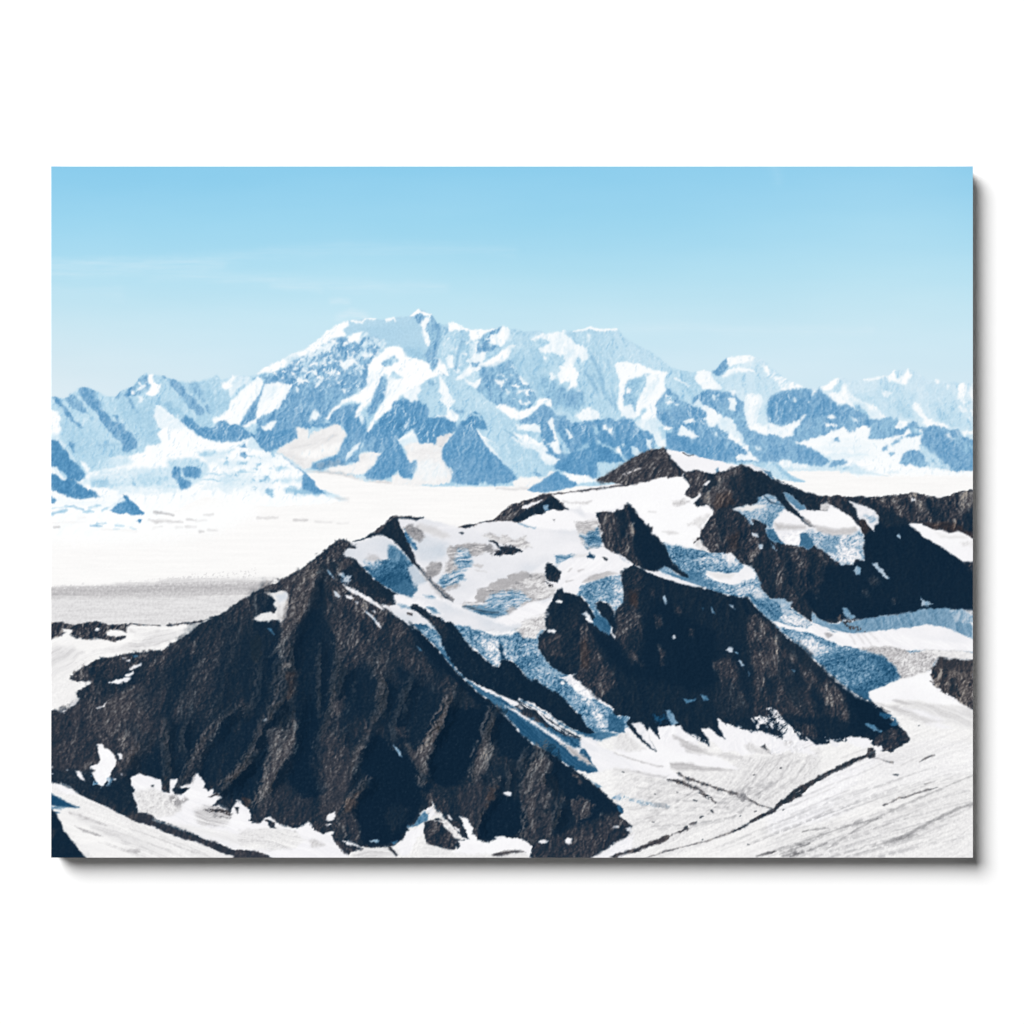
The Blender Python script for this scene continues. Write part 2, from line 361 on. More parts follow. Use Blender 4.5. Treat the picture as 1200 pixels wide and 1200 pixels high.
# right hand upper wall
P('C 690 290 860 300 940 440 1100 620 1070 690 960 640 850 585 800 490 730 440 690 345', 'B', .58, .07, 's60', 2, f=4)
P('C 770 250 860 310 900 380 880 430 820 380 790 310', 'B', .52, .08, 's60', 3, f=5, o=.7)
P('C 830 480 900 440 960 490 1060 550 1120 560 1110 640 1010 650 900 620', 'B', .47, .1, 'iso', 2, f=4, tb=.04)
P('C 800 235 880 205 1010 190 1040 230 1085 265 1140 290 1150 350 1110 370 1085 340 1060 400 1085 440 1088 480 1070 520 1030 545 1020 530 1045 490 985 495 960 455 1000 400 1015 335 930 320 865 318 860 295 905 262 870 245', 'B', .9, .09, 's100', 1.6)
P('C 980 400 1060 380 1085 450 1070 520 1030 545 1040 480 985 490', 'B', .97, .1, 's100', 1.6)
P('C 860 230 910 245 915 265 880 285 850 262', 'B', .6, .08)
P('C 920 430 960 450 955 480 930 470', 'B', .85, .07, 'iso', 2)
P('C 1085 530 1105 535 1100 555 1085 545', 'B', .96, .05)
P('C 885 335 905 340 900 362 888 358', 'B', .9, .05)
P('C 1070 692 1120 640 1160 645 1205 655 1205 718 1150 710 1110 722', 'B', .93, .08, 'hz', 2)
P('D 70 640 125 600 160 590 185 610 210 620 215 650 160 660 100 668', 'B', .92, .08, 'iso', 2)
# -- tile D flutes
P('D 20 150 150 140 320 150 420 240 560 310 600 350 450 330 330 315 290 340 160 250 100 220', 'B', .64, .06, 's75', 2, f=3)
for s, w in (('D 160 275 200 360 240 480 290 580', [1.2, 2, 2.2, .6]), ('D 205 330 225 400 235 450', [.8, 1.4, .6]), ('D 262 310 272 350 270 380', [1, 1.4, .6]),
             ('D 130 390 180 450 210 520', [2.5, 3, 1]), ('D 180 400 230 480 250 540', [1, 2, 1]), ('D 285 470 300 530 310 600', [1, 1.5, .5])):
    S(s, w, 'B', .44, .08, 's75', 1, f=1.6, o=.85)
P('D 60 470 110 500 120 560 100 610 40 580 0 560 0 500', 'B', .46, .1, 'iso', 2, f=3)
S('D 60 142 110 136 160 122 215 136 310 131', [1, 1.3, 1.2], 'B', .96, .05)
P('D 140 140 150 175 152 200 140 170', 'B', .9, .05)
P('D 0 230 70 250 60 300 0 300', 'B', .86, .08, 'iso', 2)
P('D 600 380 720 430 800 480 760 560 690 520 640 480 590 450', 'B', .64, .07, 's45', 1.5, f=2)
S('D 650 420 700 442 740 462', [1.2, 1, .6], 'B', .9, .05)
P('D 760 410 790 378 822 365 862 385 882 430 928 465 920 492 860 490 822 482 790 450', 'B', .93, .06, 'iso', 1.2)
# rock of the lower right massif
P('D 540 540 600 470 640 490 680 540 750 575 762 540 810 500 860 485 920 495 990 500 1050 560 1075 650 1100 720 1200 755 E 0 550 160 590 240 620 355 700 230 720 60 710 0 700 D 1200 910 600 910 590 830 640 710 570 690 540 650', 'B', .34, .11, 's65', 1.3, tb=.04)
P('D 560 560 640 500 700 600 740 650 690 700 640 705 580 690', 'B', .38, .1, 's70', 2, f=3, tb=.05)
P('D 600 730 700 765 800 805 880 850 930 905 610 905', 'B', .25, .06, 's45', 1, tb=.03)
P('D 950 640 1100 730 1200 770 1200 900 1080 860 1030 760', 'B', .38, .09, 's60', 2, f=3)
P('D 800 505 870 485 960 500 1050 560 1070 640 1010 600 960 560 880 560', 'B', .3, .1, 's60', 2, f=2)
# snow caught in it
P('D 300 345 320 322 380 322 450 335 520 365 610 385 592 430 602 480 550 560 520 600 470 590 440 640 410 655 345 640 318 560 328 470 322 400', 'B', .96, .04, 's112', 1.2)
P('D 358 470 385 425 430 415 470 395 512 395 505 440 470 480 430 560 420 620 380 590 352 590', 'B', .5, .14, 's112', 1.4)
P('D 370 470 395 480 390 505 372 500', 'B', .93, .05)
P('D 480 400 560 400 560 480 500 560 450 575 490 480', 'B', .9, .14, 's112', 1.6)
P('D 345 580 400 570 425 620 410 655 350 640', 'B', .88, .1, 's70', 1.5)
P('D 415 680 450 655 480 610 512 560 548 595 545 645 600 700 560 705 580 760 605 800 600 822 550 812 520 740 430 702', 'B', .84, .09, 's110', 1.5)
P('D 450 655 485 605 512 562 548 598 540 650 490 660', 'B', .95, .06, 's110', 1.2)
P('D 540 770 600 780 602 822 550 812', 'B', .9, .07, 's90', 1.5)
P('D 585 715 600 700 640 712 620 722', 'B', .95, .05)
P('D 668 745 690 690 720 705 795 752 772 772', 'B', .9, .07, 's80', 1.2)
P('D 600 560 630 545 640 560 610 575', 'B', .92, .06, e=1.5)
P('D 590 500 640 540 700 560 650 580 600 540', 'B', .85, .1, 's70', 2, thr=.1)
P('D 712 670 770 648 800 660 830 650 825 680 760 668 720 685', 'B', .9, .1, 'fine', 2, thr=-.2)
P('D 750 575 790 540 815 565 860 590 905 628 985 645 1030 740 1078 822 1050 815 1000 798 960 740 905 700 842 692 832 620 800 590', 'B', .82, .1, 's60', 2)
P('D 820 570 880 600 930 640 900 680 850 680 835 620', 'B', .92, .07, 's60', 2)
P('D 950 740 1010 760 1050 800 1000 800', 'B', .95, .06, 's60', 2)
P('D 1060 520 1100 505 1155 512 1178 540 1150 600 1130 680 1200 690 1200 745 1140 735 1095 715 1068 660 1060 600', 'B', .86, .1, 's100', 1.6)
P('D 1075 520 1140 515 1140 570 1090 590', 'B', .95, .06, 'iso', 1.5)
P('D 1080 695 1200 700 1200 745 1140 735', 'B', .97, .04, 'hz', 1.5)
P('D 962 530 1000 535 1012 560 1005 612 972 598', 'B', .9, .09, 's80', 1.6)
P('D 868 515 890 515 892 545 875 545', 'B', .85, .09, e=1.5)
P('D 978 485 1005 485 1000 520 985 510', 'B', .9, .06)
P('D 1040 820 1080 815 1100 850 1140 900 1020 900 1010 870 1080 862', 'B', .93, .06, 'iso', 2)
P('D 1125 820 1150 815 1160 840 1130 845', 'B', .85, .08)
P('D 880 735 900 735 905 760 888 755', 'B', .8, .08)
# left rock band of tile D
P('D 0 640 40 680 110 670 190 660 260 655 320 662 350 648 405 655 430 702 520 745 540 800 530 900 380 900 345 860 200 780 100 880 0 910 C 960 1000 900 900 870 800 870 740 800 730 745 715 800 690 880 620 950 680 1010 690', 'B', .255, .1, 's80', 1.4, tb=.05)
P('D 0 780 25 800 50 860 40 890 0 860', 'B', .55, .05, 's60', 1)
P('D 20 710 50 740 48 775 20 760', 'B', .82, .08, 's80', 1.4)
P('D 225 685 250 690 262 710 290 705 290 748 270 735 235 712', 'B', .88, .1, 'fine', 1.4)
P('D 170 690 200 700 205 740 190 740', 'B', .52, .08, 's80')
P('D 300 828 325 822 342 862 322 860', 'B', .95, .05)
P('D 342 800 360 800 358 822 345 820', 'B', .8, .06)
P('D 395 820 425 825 455 850 445 880 420 870', 'B', .75, .1, 's80', 1.4)
P('D 482 770 520 775 515 830 495 822', 'B', .78, .1, 's80', 1.4)
P('D 100 810 150 790 140 830 110 830', 'B', .5, .06)
P('D 30 910 130 845 195 812 225 805 290 840 345 880 370 910', 'B', .17, .05, 's60', .8, tb=.03)
P('D 340 870 385 900 360 905', 'B', .55, .05)
# ---------------------------------------------------------------- tile E middle ground
P('E 0 335 60 300 100 285 230 278 260 300 300 270 335 305 400 380 450 370 520 400 590 450 640 460 700 450 720 450 765 470 740 510 790 510 850 465 905 510 980 490 1060 520 1110 510 1140 560 1205 585 1205 755 1100 762 1000 740 900 735 780 735 600 660 300 590 160 592 0 555', 'B', .34, .09, 's70', 1.2, tb=.04)
P('E 0 345 100 300 230 285 330 310 400 390 300 470 160 480 60 495 0 470', 'B', .27, .09, 's70', 2, f=3, tb=.04)
P('E 140 520 220 460 340 430 340 520 240 580 160 590', 'B', .37, .06, 's65', 1.5, tb=.04)
for s in ('E 150 330 165 335 160 360 148 350', 'E 250 320 270 285 285 290 262 320', 'E 8 450 18 455 12 470', 'E 328 478 360 480 358 500 332 498', 'E 345 440 370 430 395 455 370 465', 'E 0 335 10 340 5 352', 'E 232 360 240 350 238 378', 'E 360 480 410 488 405 500 370 495'):
    P(s, 'B', .92, .06, e=1)
P('E 0 478 50 490 80 500 135 480 190 455 215 430 212 452 180 490 140 530 140 555 95 572 60 560 0 540', 'B', .92, .07, 'iso', 1.5)
P('E 440 470 480 430 510 440 540 500 500 530 460 520', 'B', .42, .08, 's60', 1)
P('E 488 440 510 440 520 475 505 470', 'B', .85, .05)
P('E 600 500 700 455 760 460 750 540 640 580 590 570', 'B', .4, .08, 's115', 2, f=2)
P('E 740 500 768 465 835 463 800 495 780 512 752 515', 'B', .97, .03)
P('E 165 592 205 585 250 568 350 545 370 520 440 508 480 532 540 500 555 485 595 510 588 570 640 578 700 562 790 545 820 515 850 505 905 522 910 552 890 565 895 610 850 620 800 650 782 690 770 735 740 745 640 740 500 745 420 720 370 690 320 660 240 620', 'B', .95, .035, 'hz', 1.5)
P('E 300 600 420 580 560 590 640 600 560 640 420 650 330 640', 'B', .88, .05, 'hz', 3, f=4, o=.7)
P('E 300 660 420 645 560 650 640 680 560 690 400 690', 'B', .83, .06, 'hz', 3, f=3, o=.7)
P('E 820 505 850 500 880 520 905 545 880 560 850 545 800 560 840 530', 'B', .5, .1, 'fine', 1)
P('E 480 735 560 690 680 690 760 700 880 735 1000 745 1100 765 1200 760 1200 790 480 790', 'B', .97, .03, 'hz', 2)
P('E 895 600 950 640 1010 690 1090 755 1010 740 930 735 920 690 890 650 860 620', 'B', .7, .07, 's45', 2, f=2)
P('E 700 600 850 550 895 565 890 640 800 650 760 690 720 690', 'B', .93, .05, 'iso', 2)
for s, v in (('E 770 715 790 665 835 635 870 650 905 680 922 712 900 738 850 712 800 732', .35), ('E 668 620 705 608 700 640 672 640', .3), ('E 700 655 735 640 740 655 715 675', .3),
             ('E 718 602 755 572 785 565 770 585 725 604', .38), ('E 370 578 410 562 418 585 380 592', .4), ('E 800 560 840 540 880 545 850 562', .35), ('E 950 680 975 690 985 720 950 715', .42),
             ('E 445 745 470 730 485 750 455 758', .5)):
    P(s, 'B', v, .1, 'fine', 1.5, tb=.05)
P('E 1030 545 1060 540 1080 575 1050 590 1030 570', 'B', .93, .06, e=1.3)
P('E 1130 525 1200 525 1200 545 1140 550', 'B', .95, .04)
P('E 1085 570 1120 560 1125 590 1100 600', 'B', .72, .06)
P('E 910 530 980 500 1060 560 1130 640 1200 720 1200 755 1100 760 1020 690 930 620 895 580', 'B', .31, .07, 's45', 2, f=2, tb=.03)
P('E 1100 560 1180 590 1200 640 1160 650 1110 610', 'B', .4, .08, 's50', 2, f=3)
P('E 0 555 40 550 100 580 150 595 205 628 280 650 330 680 358 702 325 725 270 728 220 720 160 715 80 690 60 715 0 700', 'B', .34, .07, 's60', 1.2, tb=.05)
P('E 225 630 280 652 358 702 320 728 240 720 215 690', 'B', .29, .05, 's60', 1, tb=.04)
P('E 70 700 90 690 160 715 230 720 235 745 160 745 80 740 60 720', 'B', .9, .12, 's80', 1.5)
P('E 352 735 378 700 440 690 468 712 425 725 370 738', 'B', .37, .08, 'fine', .8)
P('E 430 765 500 715 560 745 580 765 640 775 560 780', 'B', .78, .06, 'iso', 1.5, f=2)
P('E 0 700 50 712 90 745 130 785 215 820 150 820 60 810 0 780', 'B', .68, .05, 's40', 1)
P('E 20 705 60 720 125 785 208 822 120 815 90 780', 'B', .48, .05, 's40', .8, f=1.5)
S('E 480 768 620 775 700 790', [.6, .4], 'B', .74, .05, f=1.5)
S('E 700 770 760 765', [.8, .4], 'B', .74, .05, f=1.5)
# ---------------------------------------------------------------- F / G: lower middle
P('F -5 215 40 230 70 245 120 250 180 262 260 268 330 285 360 268 440 255 480 225 560 235 640 228 700 240 500 262 440 262 445 320 380 350 312 385 290 402 255 395 182 305 120 330 0 342', 'B', .25, .07, 's50', 1, tb=.04)
P('F 0 215 30 225 120 280 160 300 120 330 0 342', 'B', .2, .06, 's60', 1)
P('F 440 258 470 256 505 265 520 290 560 275 640 240 692 238 702 262 735 295 705 350 690 400 640 430 600 440 540 455 520 490 480 502 420 450 370 425 320 405 325 385 380 350 430 330 445 320', 'G', .9, .05, 's160', 1.3)
P('F 442 262 480 258 515 275 510 315 470 318 448 300', 'G', .93, .06, 'iso', 1)
P('F 380 350 520 330 640 290 700 300 600 340 480 380 400 400', 'G', .83, .06, 'l165', 3, f=4, o=.8)
P('F 470 405 600 370 700 350 690 390 580 430 490 435 440 430', 'G', .985, .02, 'iso', 3, f=3)
P('F 340 400 420 410 500 440 480 480 400 440', 'G', .8, .05, 'l20', 2, f=3, o=.7)
S('F 508 268 515 290 508 315', [.8, .5], 'B', .55, .1)
P('F 690 240 800 200 860 310 815 360 810 400 812 450 720 478 620 488 590 505 560 502 520 490 540 462 600 442 680 412 710 350 740 295', 'B', .3, .09, 's115', 1.3, tb=.05)
P('F 560 470 680 440 720 470 620 490 580 500', 'G', .62, .1, 'fine', 2, f=2, o=.35)
P('F 740 400 790 350 812 345 790 380 760 420 725 455', 'B', .86, .08, 's120', 1.3)
P('F 800 415 860 398 910 392 942 402 925 440 890 480 860 510 822 535 760 530 700 522 640 518 600 512 650 480 690 480 740 475 812 458', 'G', .955, .03, 's160', 1.2)
P('F 800 415 850 410 880 420 840 450 810 450', 'G', .88, .05, 'iso', 2, f=2)
P('F 850 310 885 250 930 200 990 150 1050 105 1110 120 1200 115 1200 350 1150 345 1120 265 1040 320 1065 400 1100 458 1140 445 1142 490 1110 552 1065 555 1030 512 985 552 900 565 840 560 822 540 872 500 940 405 850 392 812 400', 'B', .245, .1, 's112', 1.4, tb=.05)
P('F 850 310 900 300 980 380 940 480 880 540 850 540 880 500 940 405', 'B', .3, .06, 's112', 3, f=4, o=.6)
S('F 505 510 600 516 700 528 800 552 880 570 1000 580', [.6, 1.2, 1.2, .4], 'G', .74, .08, 'hz', .8, f=2)
P('F 780 540 830 530 850 560 900 570 840 572', 'B', .72, .06, 'iso', 1.2, f=1.5)
P('G 0 120 60 80 115 105 155 98 212 145 212 200 290 195 370 232 372 270 340 300 262 355 200 350 150 340 125 262 30 330 65 400 100 458 142 448 146 490 110 552 60 556 30 512 0 540', 'B', .235, .09, 's105', 1.2, tb=.05)
P('G 150 260 215 210 290 198 365 235 350 290 262 350 200 350 155 330', 'B', .2, .06, 's80', 2, f=2, tb=.03)
P('G 28 340 60 305 120 262 140 295 152 340 110 350 65 365', 'B', .82, .05, 'iso', 1)
P('G 35 330 120 268 140 300 100 310', 'B', .97, .03, 'iso', 1.5, f=2)
P('G 65 365 110 348 200 345 265 355 262 320 290 305 372 275 335 325 295 385 305 450 345 500 370 520 340 578 280 590 0 600 0 540 30 510 60 556 110 552 148 490 142 448 100 458', 'G', .93, .05, 's100', 1.5)
P('G 75 400 200 380 310 390 300 420 200 440 120 420', 'G', .85, .07, 'l10', 2, f=3, o=.8)
P('G 110 480 200 440 300 470 330 540 200 560 120 540', 'B', .9, .12, 'fine', 3, f=4, o=.5)
P('G 250 350 262 318 300 300 340 300 300 350 290 380', 'G', .82, .08, 'iso', 2)
P('G 290 378 332 325 372 270 402 218 440 200 482 160 520 190 545 230 552 262 492 262 540 350 600 412 690 492 742 570 655 582 630 572 600 600 540 575 492 592 400 585 342 578 355 510 300 452', 'B', .265, .07, 's105', 1, tb=.05)
P('G 400 222 482 160 540 225 552 262 490 262 480 240 440 260', 'B', .17, .06, 's60', 1.2)
S('G 470 172 500 185 525 215', [1, .8], 'B', .6, .05)
P('G 300 380 400 300 460 300 420 420 380 520 345 560 355 510 300 452', 'B', .3, .06, 's105', 3, f=4, o=.6)
P('G 488 262 515 280 530 310 600 345 625 380 600 390 640 430 690 490 655 460 600 420 545 350 520 320', 'B', .95, .06, 's50', 1.3)
P('G 550 330 600 345 650 400 700 470 740 540 690 490 630 440', 'B', .66, .06, 's45', 2, f=2)
P('G 600 128 650 120 700 135 742 160 800 145 845 118 855 85 920 84 932 100 930 142 900 128 888 112 860 140 805 190 742 215 690 200 640 160', 'B', .985, .03, 'iso', 1.2)
P('G 742 217 800 190 860 140 890 118 925 145 960 185 900 230 860 235 800 235 745 230', 'B', .33, .08, 's100', 1, tb=.05)
P('G 710 238 800 235 862 242 870 285 830 285 780 270 735 262', 'B', .9, .08, 'iso', 1.5)
P('G 868 240 905 225 940 190 1000 190 1040 215 1060 300 1050 420 1000 435 960 400 890 330', 'B', .29, .1, 's80', 1.2, tb=.05)
P('G 902 222 938 192 945 250 975 300 985 420 940 390 885 330 930 345 955 330 930 262', 'B', .92, .1, 's80', 1.6)
P('G 950 250 1000 330 1050 420 1045 432 1000 400 960 310', 'B', .6, .04, 's60', 1)
P('G 1010 260 1040 280 1052 320 1035 318', 'B', .88, .08, 's80', 1.3)
P('G 640 265 680 270 700 288 780 300 850 330 900 370 960 420 985 440 960 470 900 475 860 440 850 400 770 375 700 320', 'B', .88, .08, 's30', 1.6)
P('G 700 290 800 310 880 350 850 365 780 335', 'B', .96, .05, 's30', 1.4)
P('G 635 268 660 262 690 275 760 340 700 310', 'B', .5, .08, 's35', 1)
P('G 900 395 925 380 985 438 960 440', 'B', .25, .07, e=1)
P('G 760 370 850 400 900 480 960 500 940 540 860 550 800 500 760 440', 'B', .6, .06, 's50', 2, f=3)
P('G 820 515 860 520 880 535 840 545', 'B', .35, .08, e=1)
P('G 950 478 1000 430 1060 400 1150 350 1200 330 1200 555 1130 540 1050 528 1000 510 955 500', 'B', .225, .05, 's60', 1, tb=.04)
P('G 1060 400 1100 370 1145 345 1150 370 1090 395', 'B', .48, .06, e=1)
P('G 740 545 800 550 900 545 920 510 960 520 900 560 850 590 790 610 720 615 700 580', 'G', .97, .03, 'hz', 1)
P('G 990 515 1050 528 1130 540 1205 552 1205 570 1100 580 1060 600 1000 530', 'B', .95, .05, 's40', 1.2)
P('G 790 622 830 592 868 572 925 535 960 514 1000 530 1040 560 1085 590 1062 602 980 622 900 636 830 634', 'B', .24, .04, 's60', .7, tb=.03)
S('G 610 612 700 618 800 612', [.5, 1.2, .5], 'G', .78, .05, 'hz', .6, f=1.5)
# ---------------------------------------------------------------- left range
P('A -30 335 0 330 30 325 75 340 120 310 180 272 215 268 260 290 330 322 383 328 400 300 470 268 490 255 530 205 560 191 600 193 655 203 665 210 700 220 760 235 820 245 860 238 900 225 950 212 975 202 990 230 1040 215 1062 200 1110 204 1150 208 1180 216 1205 205 1205 560 1200 620 600 900 -30 900', 'B', .63, .06, 's60', .7, f=1)
P('A 400 330 620 330 700 420 650 600 560 620 520 560 430 470 400 400', 'B', .55, .05, 'iso', 3, f=5, o=.8)
P('A 60 350 200 430 330 560 420 640 380 730 240 765 200 720 130 600 60 480', 'B', .6, .06, 's50', 3, f=5, o=.7)
P('A 130 300 160 282 172 330 230 400 290 480 350 550 405 585 412 640 340 600 250 500 200 430 150 370', 'B', .66, .05, 's55', 2, f=3, o=.7)
P('A 165 285 185 270 215 268 258 298 270 330 290 360 300 400 330 430 352 455 400 482 440 520 478 545 512 602 500 625 470 642 425 645 410 595 360 550 300 480 270 425 205 360 168 320', 'B', .27, .09, 's55', 1.4, tb=.04)
P('A 215 270 258 298 285 350 262 345 230 300', 'B', .36, .1, 's55')
P('A 365 435 395 440 410 475 430 500 400 490', 'B', .25, .1, 's55')
P('A 8 328 30 325 60 348 85 378 115 415 125 445 160 480 200 510 172 512 140 480 110 462 80 415 60 385 30 362', 'B', .27, .08, 's50', 1.2)
P('A 75 345 118 310 140 320 172 348 205 395 212 420 180 418 140 395 100 372', 'B', .34, .1, 's50', 1.4)
P('A 218 425 245 445 255 462 230 455', 'B', .45, .08)
P('A 108 585 130 592 142 600 138 625 138 648 122 632 108 610', 'B', .3, .08)
P('A 270 610 340 598 410 600 412 612 340 610 280 620', 'B', .42, .1, 'fine', 1, f=1.5, o=.8)
P('A 180 705 200 712 230 750 215 770 190 740', 'B', .93, .05)
P('A 330 680 400 680 440 710 380 735 300 740', 'B', .7, .06, 'iso', 1.5, f=3)
P('A 383 328 400 300 440 278 472 268 490 255 530 205 562 191 572 210 570 242 582 258 570 285 545 300 520 318 480 322 440 330', 'B', .38, .16, 'iso', 1.3, tb=.08)
P('A 510 235 560 240 560 285 510 290', 'B', .85, .12, 'fine', 1, thr=.0)
P('A 475 295 490 300 485 312 472 310', 'B', .95, .05)
P('A 568 194 598 195 602 242 640 255 636 290 615 315 590 328 555 308 575 285 590 262 575 240', 'B', .99, .02, e=1)
P('A 510 325 535 320 540 345 520 355', 'B', .85, .08)
P('A 448 322 470 330 485 370 500 400 515 430 505 430 480 390', 'B', .4, .08)
P('A 655 203 670 205 680 222 655 220', 'B', .35, .08)
P('A 690 228 730 230 768 245 785 285 820 320 850 345 880 380 905 415 885 440 860 440 835 410 805 380 780 345 735 300 700 260', 'B', .37, .08, 's55', 1.6, tb=.04)
P('A 805 245 860 240 890 290 905 340 900 360 860 330 825 300', 'B', .46, .12, 's60', 1.6, f=2)
P('A 910 240 935 250 930 290 915 280', 'B', .42, .1)
P('A 900 370 940 390 950 425 930 430 910 400', 'B', .4, .08)
P('A 930 320 960 330 965 350 935 345', 'B', .4, .1)
P('A 860 440 950 430 950 480 920 505 860 490 830 460', 'B', .55, .06, 'iso', 2, f=3)
P('A 620 350 700 360 770 420 740 440 700 430', 'B', .5, .08, 's45', 2, f=2)
P('A 950 215 975 202 992 235 1000 260 1035 300 1060 335 1045 385 1010 425 960 440 940 420 920 350 900 290 900 240', 'B', .57, .07, 's60', 1.4, f=2)
P('A 1050 225 1070 202 1130 206 1160 210 1180 240 1130 260 1080 290 1060 330 1040 300 1020 265', 'B', .78, .1, 'iso', 1.3)
P('A 998 262 1000 245 1040 232 1062 202 1075 210 1050 245 1060 260 1035 290', 'B', .97, .05)
P('A 1150 262 1205 222 1205 345 1180 380 1160 400 1135 440 1110 492 1070 496 1035 485 1015 462 955 482 948 452 1005 425 1040 400 1052 345 1090 320 1120 290', 'B', .965, .05, 's125', 1.2)
P('A 1110 495 1110 480 1135 440 1160 395 1205 330 1205 460 1160 490 1130 505', 'B', .3, .08, 's120', 1, tb=.04)
P('A 1120 500 1150 480 1205 450 1205 470 1150 505', 'B', .95, .05)
P('A 752 468 790 436 828 458 868 500 900 508 945 505 975 480 1012 460 1050 488 1110 497 1160 530 1205 545 1205 565 1100 585 1010 593 920 580 850 545 800 505', 'B', .24, .08, 's50', 1, tb=.04)
P('A 0 403 38 405 45 430 58 450 50 480 58 520 40 560 10 568 -10 560 -10 405', 'B', .97, .04, 'iso', 1.3)
P('A -10 540 40 545 90 620 130 670 150 720 130 700 60 620 -10 590', 'B', .8, .06, 'iso', 1.5, f=2)
# bright ice mound on the left
P('H -30 200 400 230 700 150 1100 40 1205 60 1205 170 1000 260 700 300 300 330 -30 330', 'B', .985, .01, 'soft', 3, f=14, o=.9)
P('A 630 372 660 392 720 440 800 505 850 545 905 575 1000 594 1100 584 1180 560 F 40 400 180 305 230 370 260 400 310 405 370 430 430 470 480 520 540 560 580 610 650 645 700 680 640 700 300 720 H 900 60 600 200 300 290 -30 290 A -30 790 60 790 150 815 165 822 200 795 240 765 380 738 385 728 430 720 345 682 450 670 545 652 552 622 640 598 645 575 620 545 650 512 620 480 600 440', 'B', .975, .03, 'iso', 1, f=1)
P('A 628 374 720 440 800 505 760 520 690 505 640 510 606 450 612 400', 'B', .88, .06, 'iso', 2, f=3)
P('A 345 685 450 672 480 710 400 735 340 715', 'B', .74, .05, 'iso', 1.5, f=3)
P('A 860 650 950 640 1070 640 1050 655 960 665 900 690 880 680', 'B', .66, .1, 'hz', 2, f=2)
P('A 900 680 1030 655 1000 690 920 720', 'B', .84, .08, 'hz', 2, f=3)
P('A 680 700 740 690 820 682 900 705 935 745 915 775 885 812 850 830 790 860 720 830 700 760', 'B', .68, .09, 'iso', 1.5, f=2)
P('A 180 830 230 790 300 760 380 742 420 755 460 745 500 742 620 745 700 742 720 790 740 830 760 860 620 880 520 885 420 850 330 860 250 850', 'B', .76, .14, 'ice', 2.5, f=3)
P('A 230 820 330 800 350 840 300 860 240 845', 'B', .55, .1, 'hz', 2, f=2)
P('A 510 780 620 790 700 800 640 840 540 850 500 820', 'B', .62, .12, 'ice', 2, f=2)
P('A 475 800 490 790 500 840 520 880 480 860', 'B', .45, .1, 'ice', 1.5)
P('A 380 860 480 850 560 870 700 865 760 880 700 895 520 890 400 890', 'B', .86, .1, 'ice', 2, f=3)
P('A 705 765 720 735 745 728 762 748 765 795 800 815 822 830 820 855 790 872 755 855 735 815 710 790', 'B', .22, .08, 'fine', 1, tb=.05)
P('A 768 742 800 735 870 738 885 775 870 800 850 808 820 792 790 798 772 775', 'B', .22, .08, 'fine', 1, tb=.05)
P('A 1100 612 1142 597 1142 622 1115 625', 'B', .3, .08)
P('A 1112 655 1140 650 1152 672 1135 682 1118 668', 'B', .3, .08)
P('F 180 310 215 345 250 390 175 385 155 370 150 345', 'B', .78, .04, 'iso', .6)
S('F 180 306 215 348 258 392', [.5, .9], 'B', .1, .05, f=.8)
P('F 105 362 142 347 142 372 115 375', 'B', .3, .08); P('F 112 405 138 400 152 425 138 432 120 420', 'B', .3, .08)
for i, s in enumerate(['A 940 700 1040 690 1200 700 1200 730 1000 740', 'A 920 780 1050 770 1190 790 1200 860 1000 880 900 850', 'F 0 470 60 455 120 480 60 510 0 500', 'F 40 510 200 500 290 530 300 600 200 590 60 560', 'F 150 420 300 410 400 470 380 500 260 480', 'F 200 520 300 540 310 640 250 660 220 620']):
    P(s, 'B', .82, .12, 'ice', 3, f=4, o=.6)
P('A 880 720 1205 690 1205 900 860 900', 'B', .6, .1, 'ice', 2, thr=.55, tt='hz')
P('F 0 440 300 400 420 500 460 620 300 660 60 560 0 540', 'B', .55, .15, 'ice', 2, thr=.6, tt='dust')
P('F 245 530 275 535 280 560 250 560', 'B', .45, .12, 'fine', 1.5); P('F 250 615 275 608 300 625 290 655 255 650', 'B', .5, .12, 'fine', 1.5)
P('F 0 545 40 540 60 580 10 600', 'B', .72, .08, 'hz', 2, f=3)
P('F 320 490 380 480 400 495 330 505', 'B', .6, .08, 'hz', 1, f=1.5)
P('F 340 560 470 545 470 575 360 580', 'B', .72, .08, 'hz', 2, f=3)
P('F 360 620 430 605 480 620 600 630 640 645 540 652 430 648', 'B', .5, .06, 'hz', 1.5, f=2)
P('F 475 540 490 520 512 540 540 570 572 612 600 628 650 645 560 640 520 632 475 618 472 585', 'B', .24, .06, 's60', .8, tb=.04)
P('F 600 625 660 645 700 662 735 680 690 680 620 655', 'B', .72, .04, 'hz', 1, f=2)
S('F 360 425 430 480 485 522 500 535', [.4, .8, 1], 'B', .3, .1, f=.8, o=.8)
# left dark spurs
P('A -20 575 45 583 55 605 90 640 112 680 150 712 175 745 202 778 195 800 170 820 140 815 100 800 70 770 40 740 -20 740', 'B', .16, .07, 's50', 1, tb=.04)
P('A -20 735 30 742 60 775 80 800 60 812 30 785 -20 765', 'B', .9, .08, 's35', 1.3)
P('A -20 772 30 785 70 812 100 800 150 818 200 860 262 885 290 905 H 290 62 230 70 180 78 120 72 60 45 -20 20', 'B', .13, .06, 's50', 1, tb=.04)
P('H -10 50 10 60 35 85 25 100 -10 100', 'B', .25, .06)
P('H -10 20 40 45 110 75 180 80 300 62 380 60 420 70 400 110 300 130 -10 110', 'B', .93, .05, 'hz', 3, f=5, o=.8)
P('H -10 50 10 60 35 85 25 100 -10 100', 'B', .3, .06)
P('H 345 140 430 52 445 66 480 85 520 130 550 160 500 165 470 168 440 158 420 162 370 155', 'B', .24, .07, 's60', .7, tb=.04)
P('H 330 130 425 60 440 80 380 110 350 135', 'B', .87, .05, 'iso', 1, f=1.5)
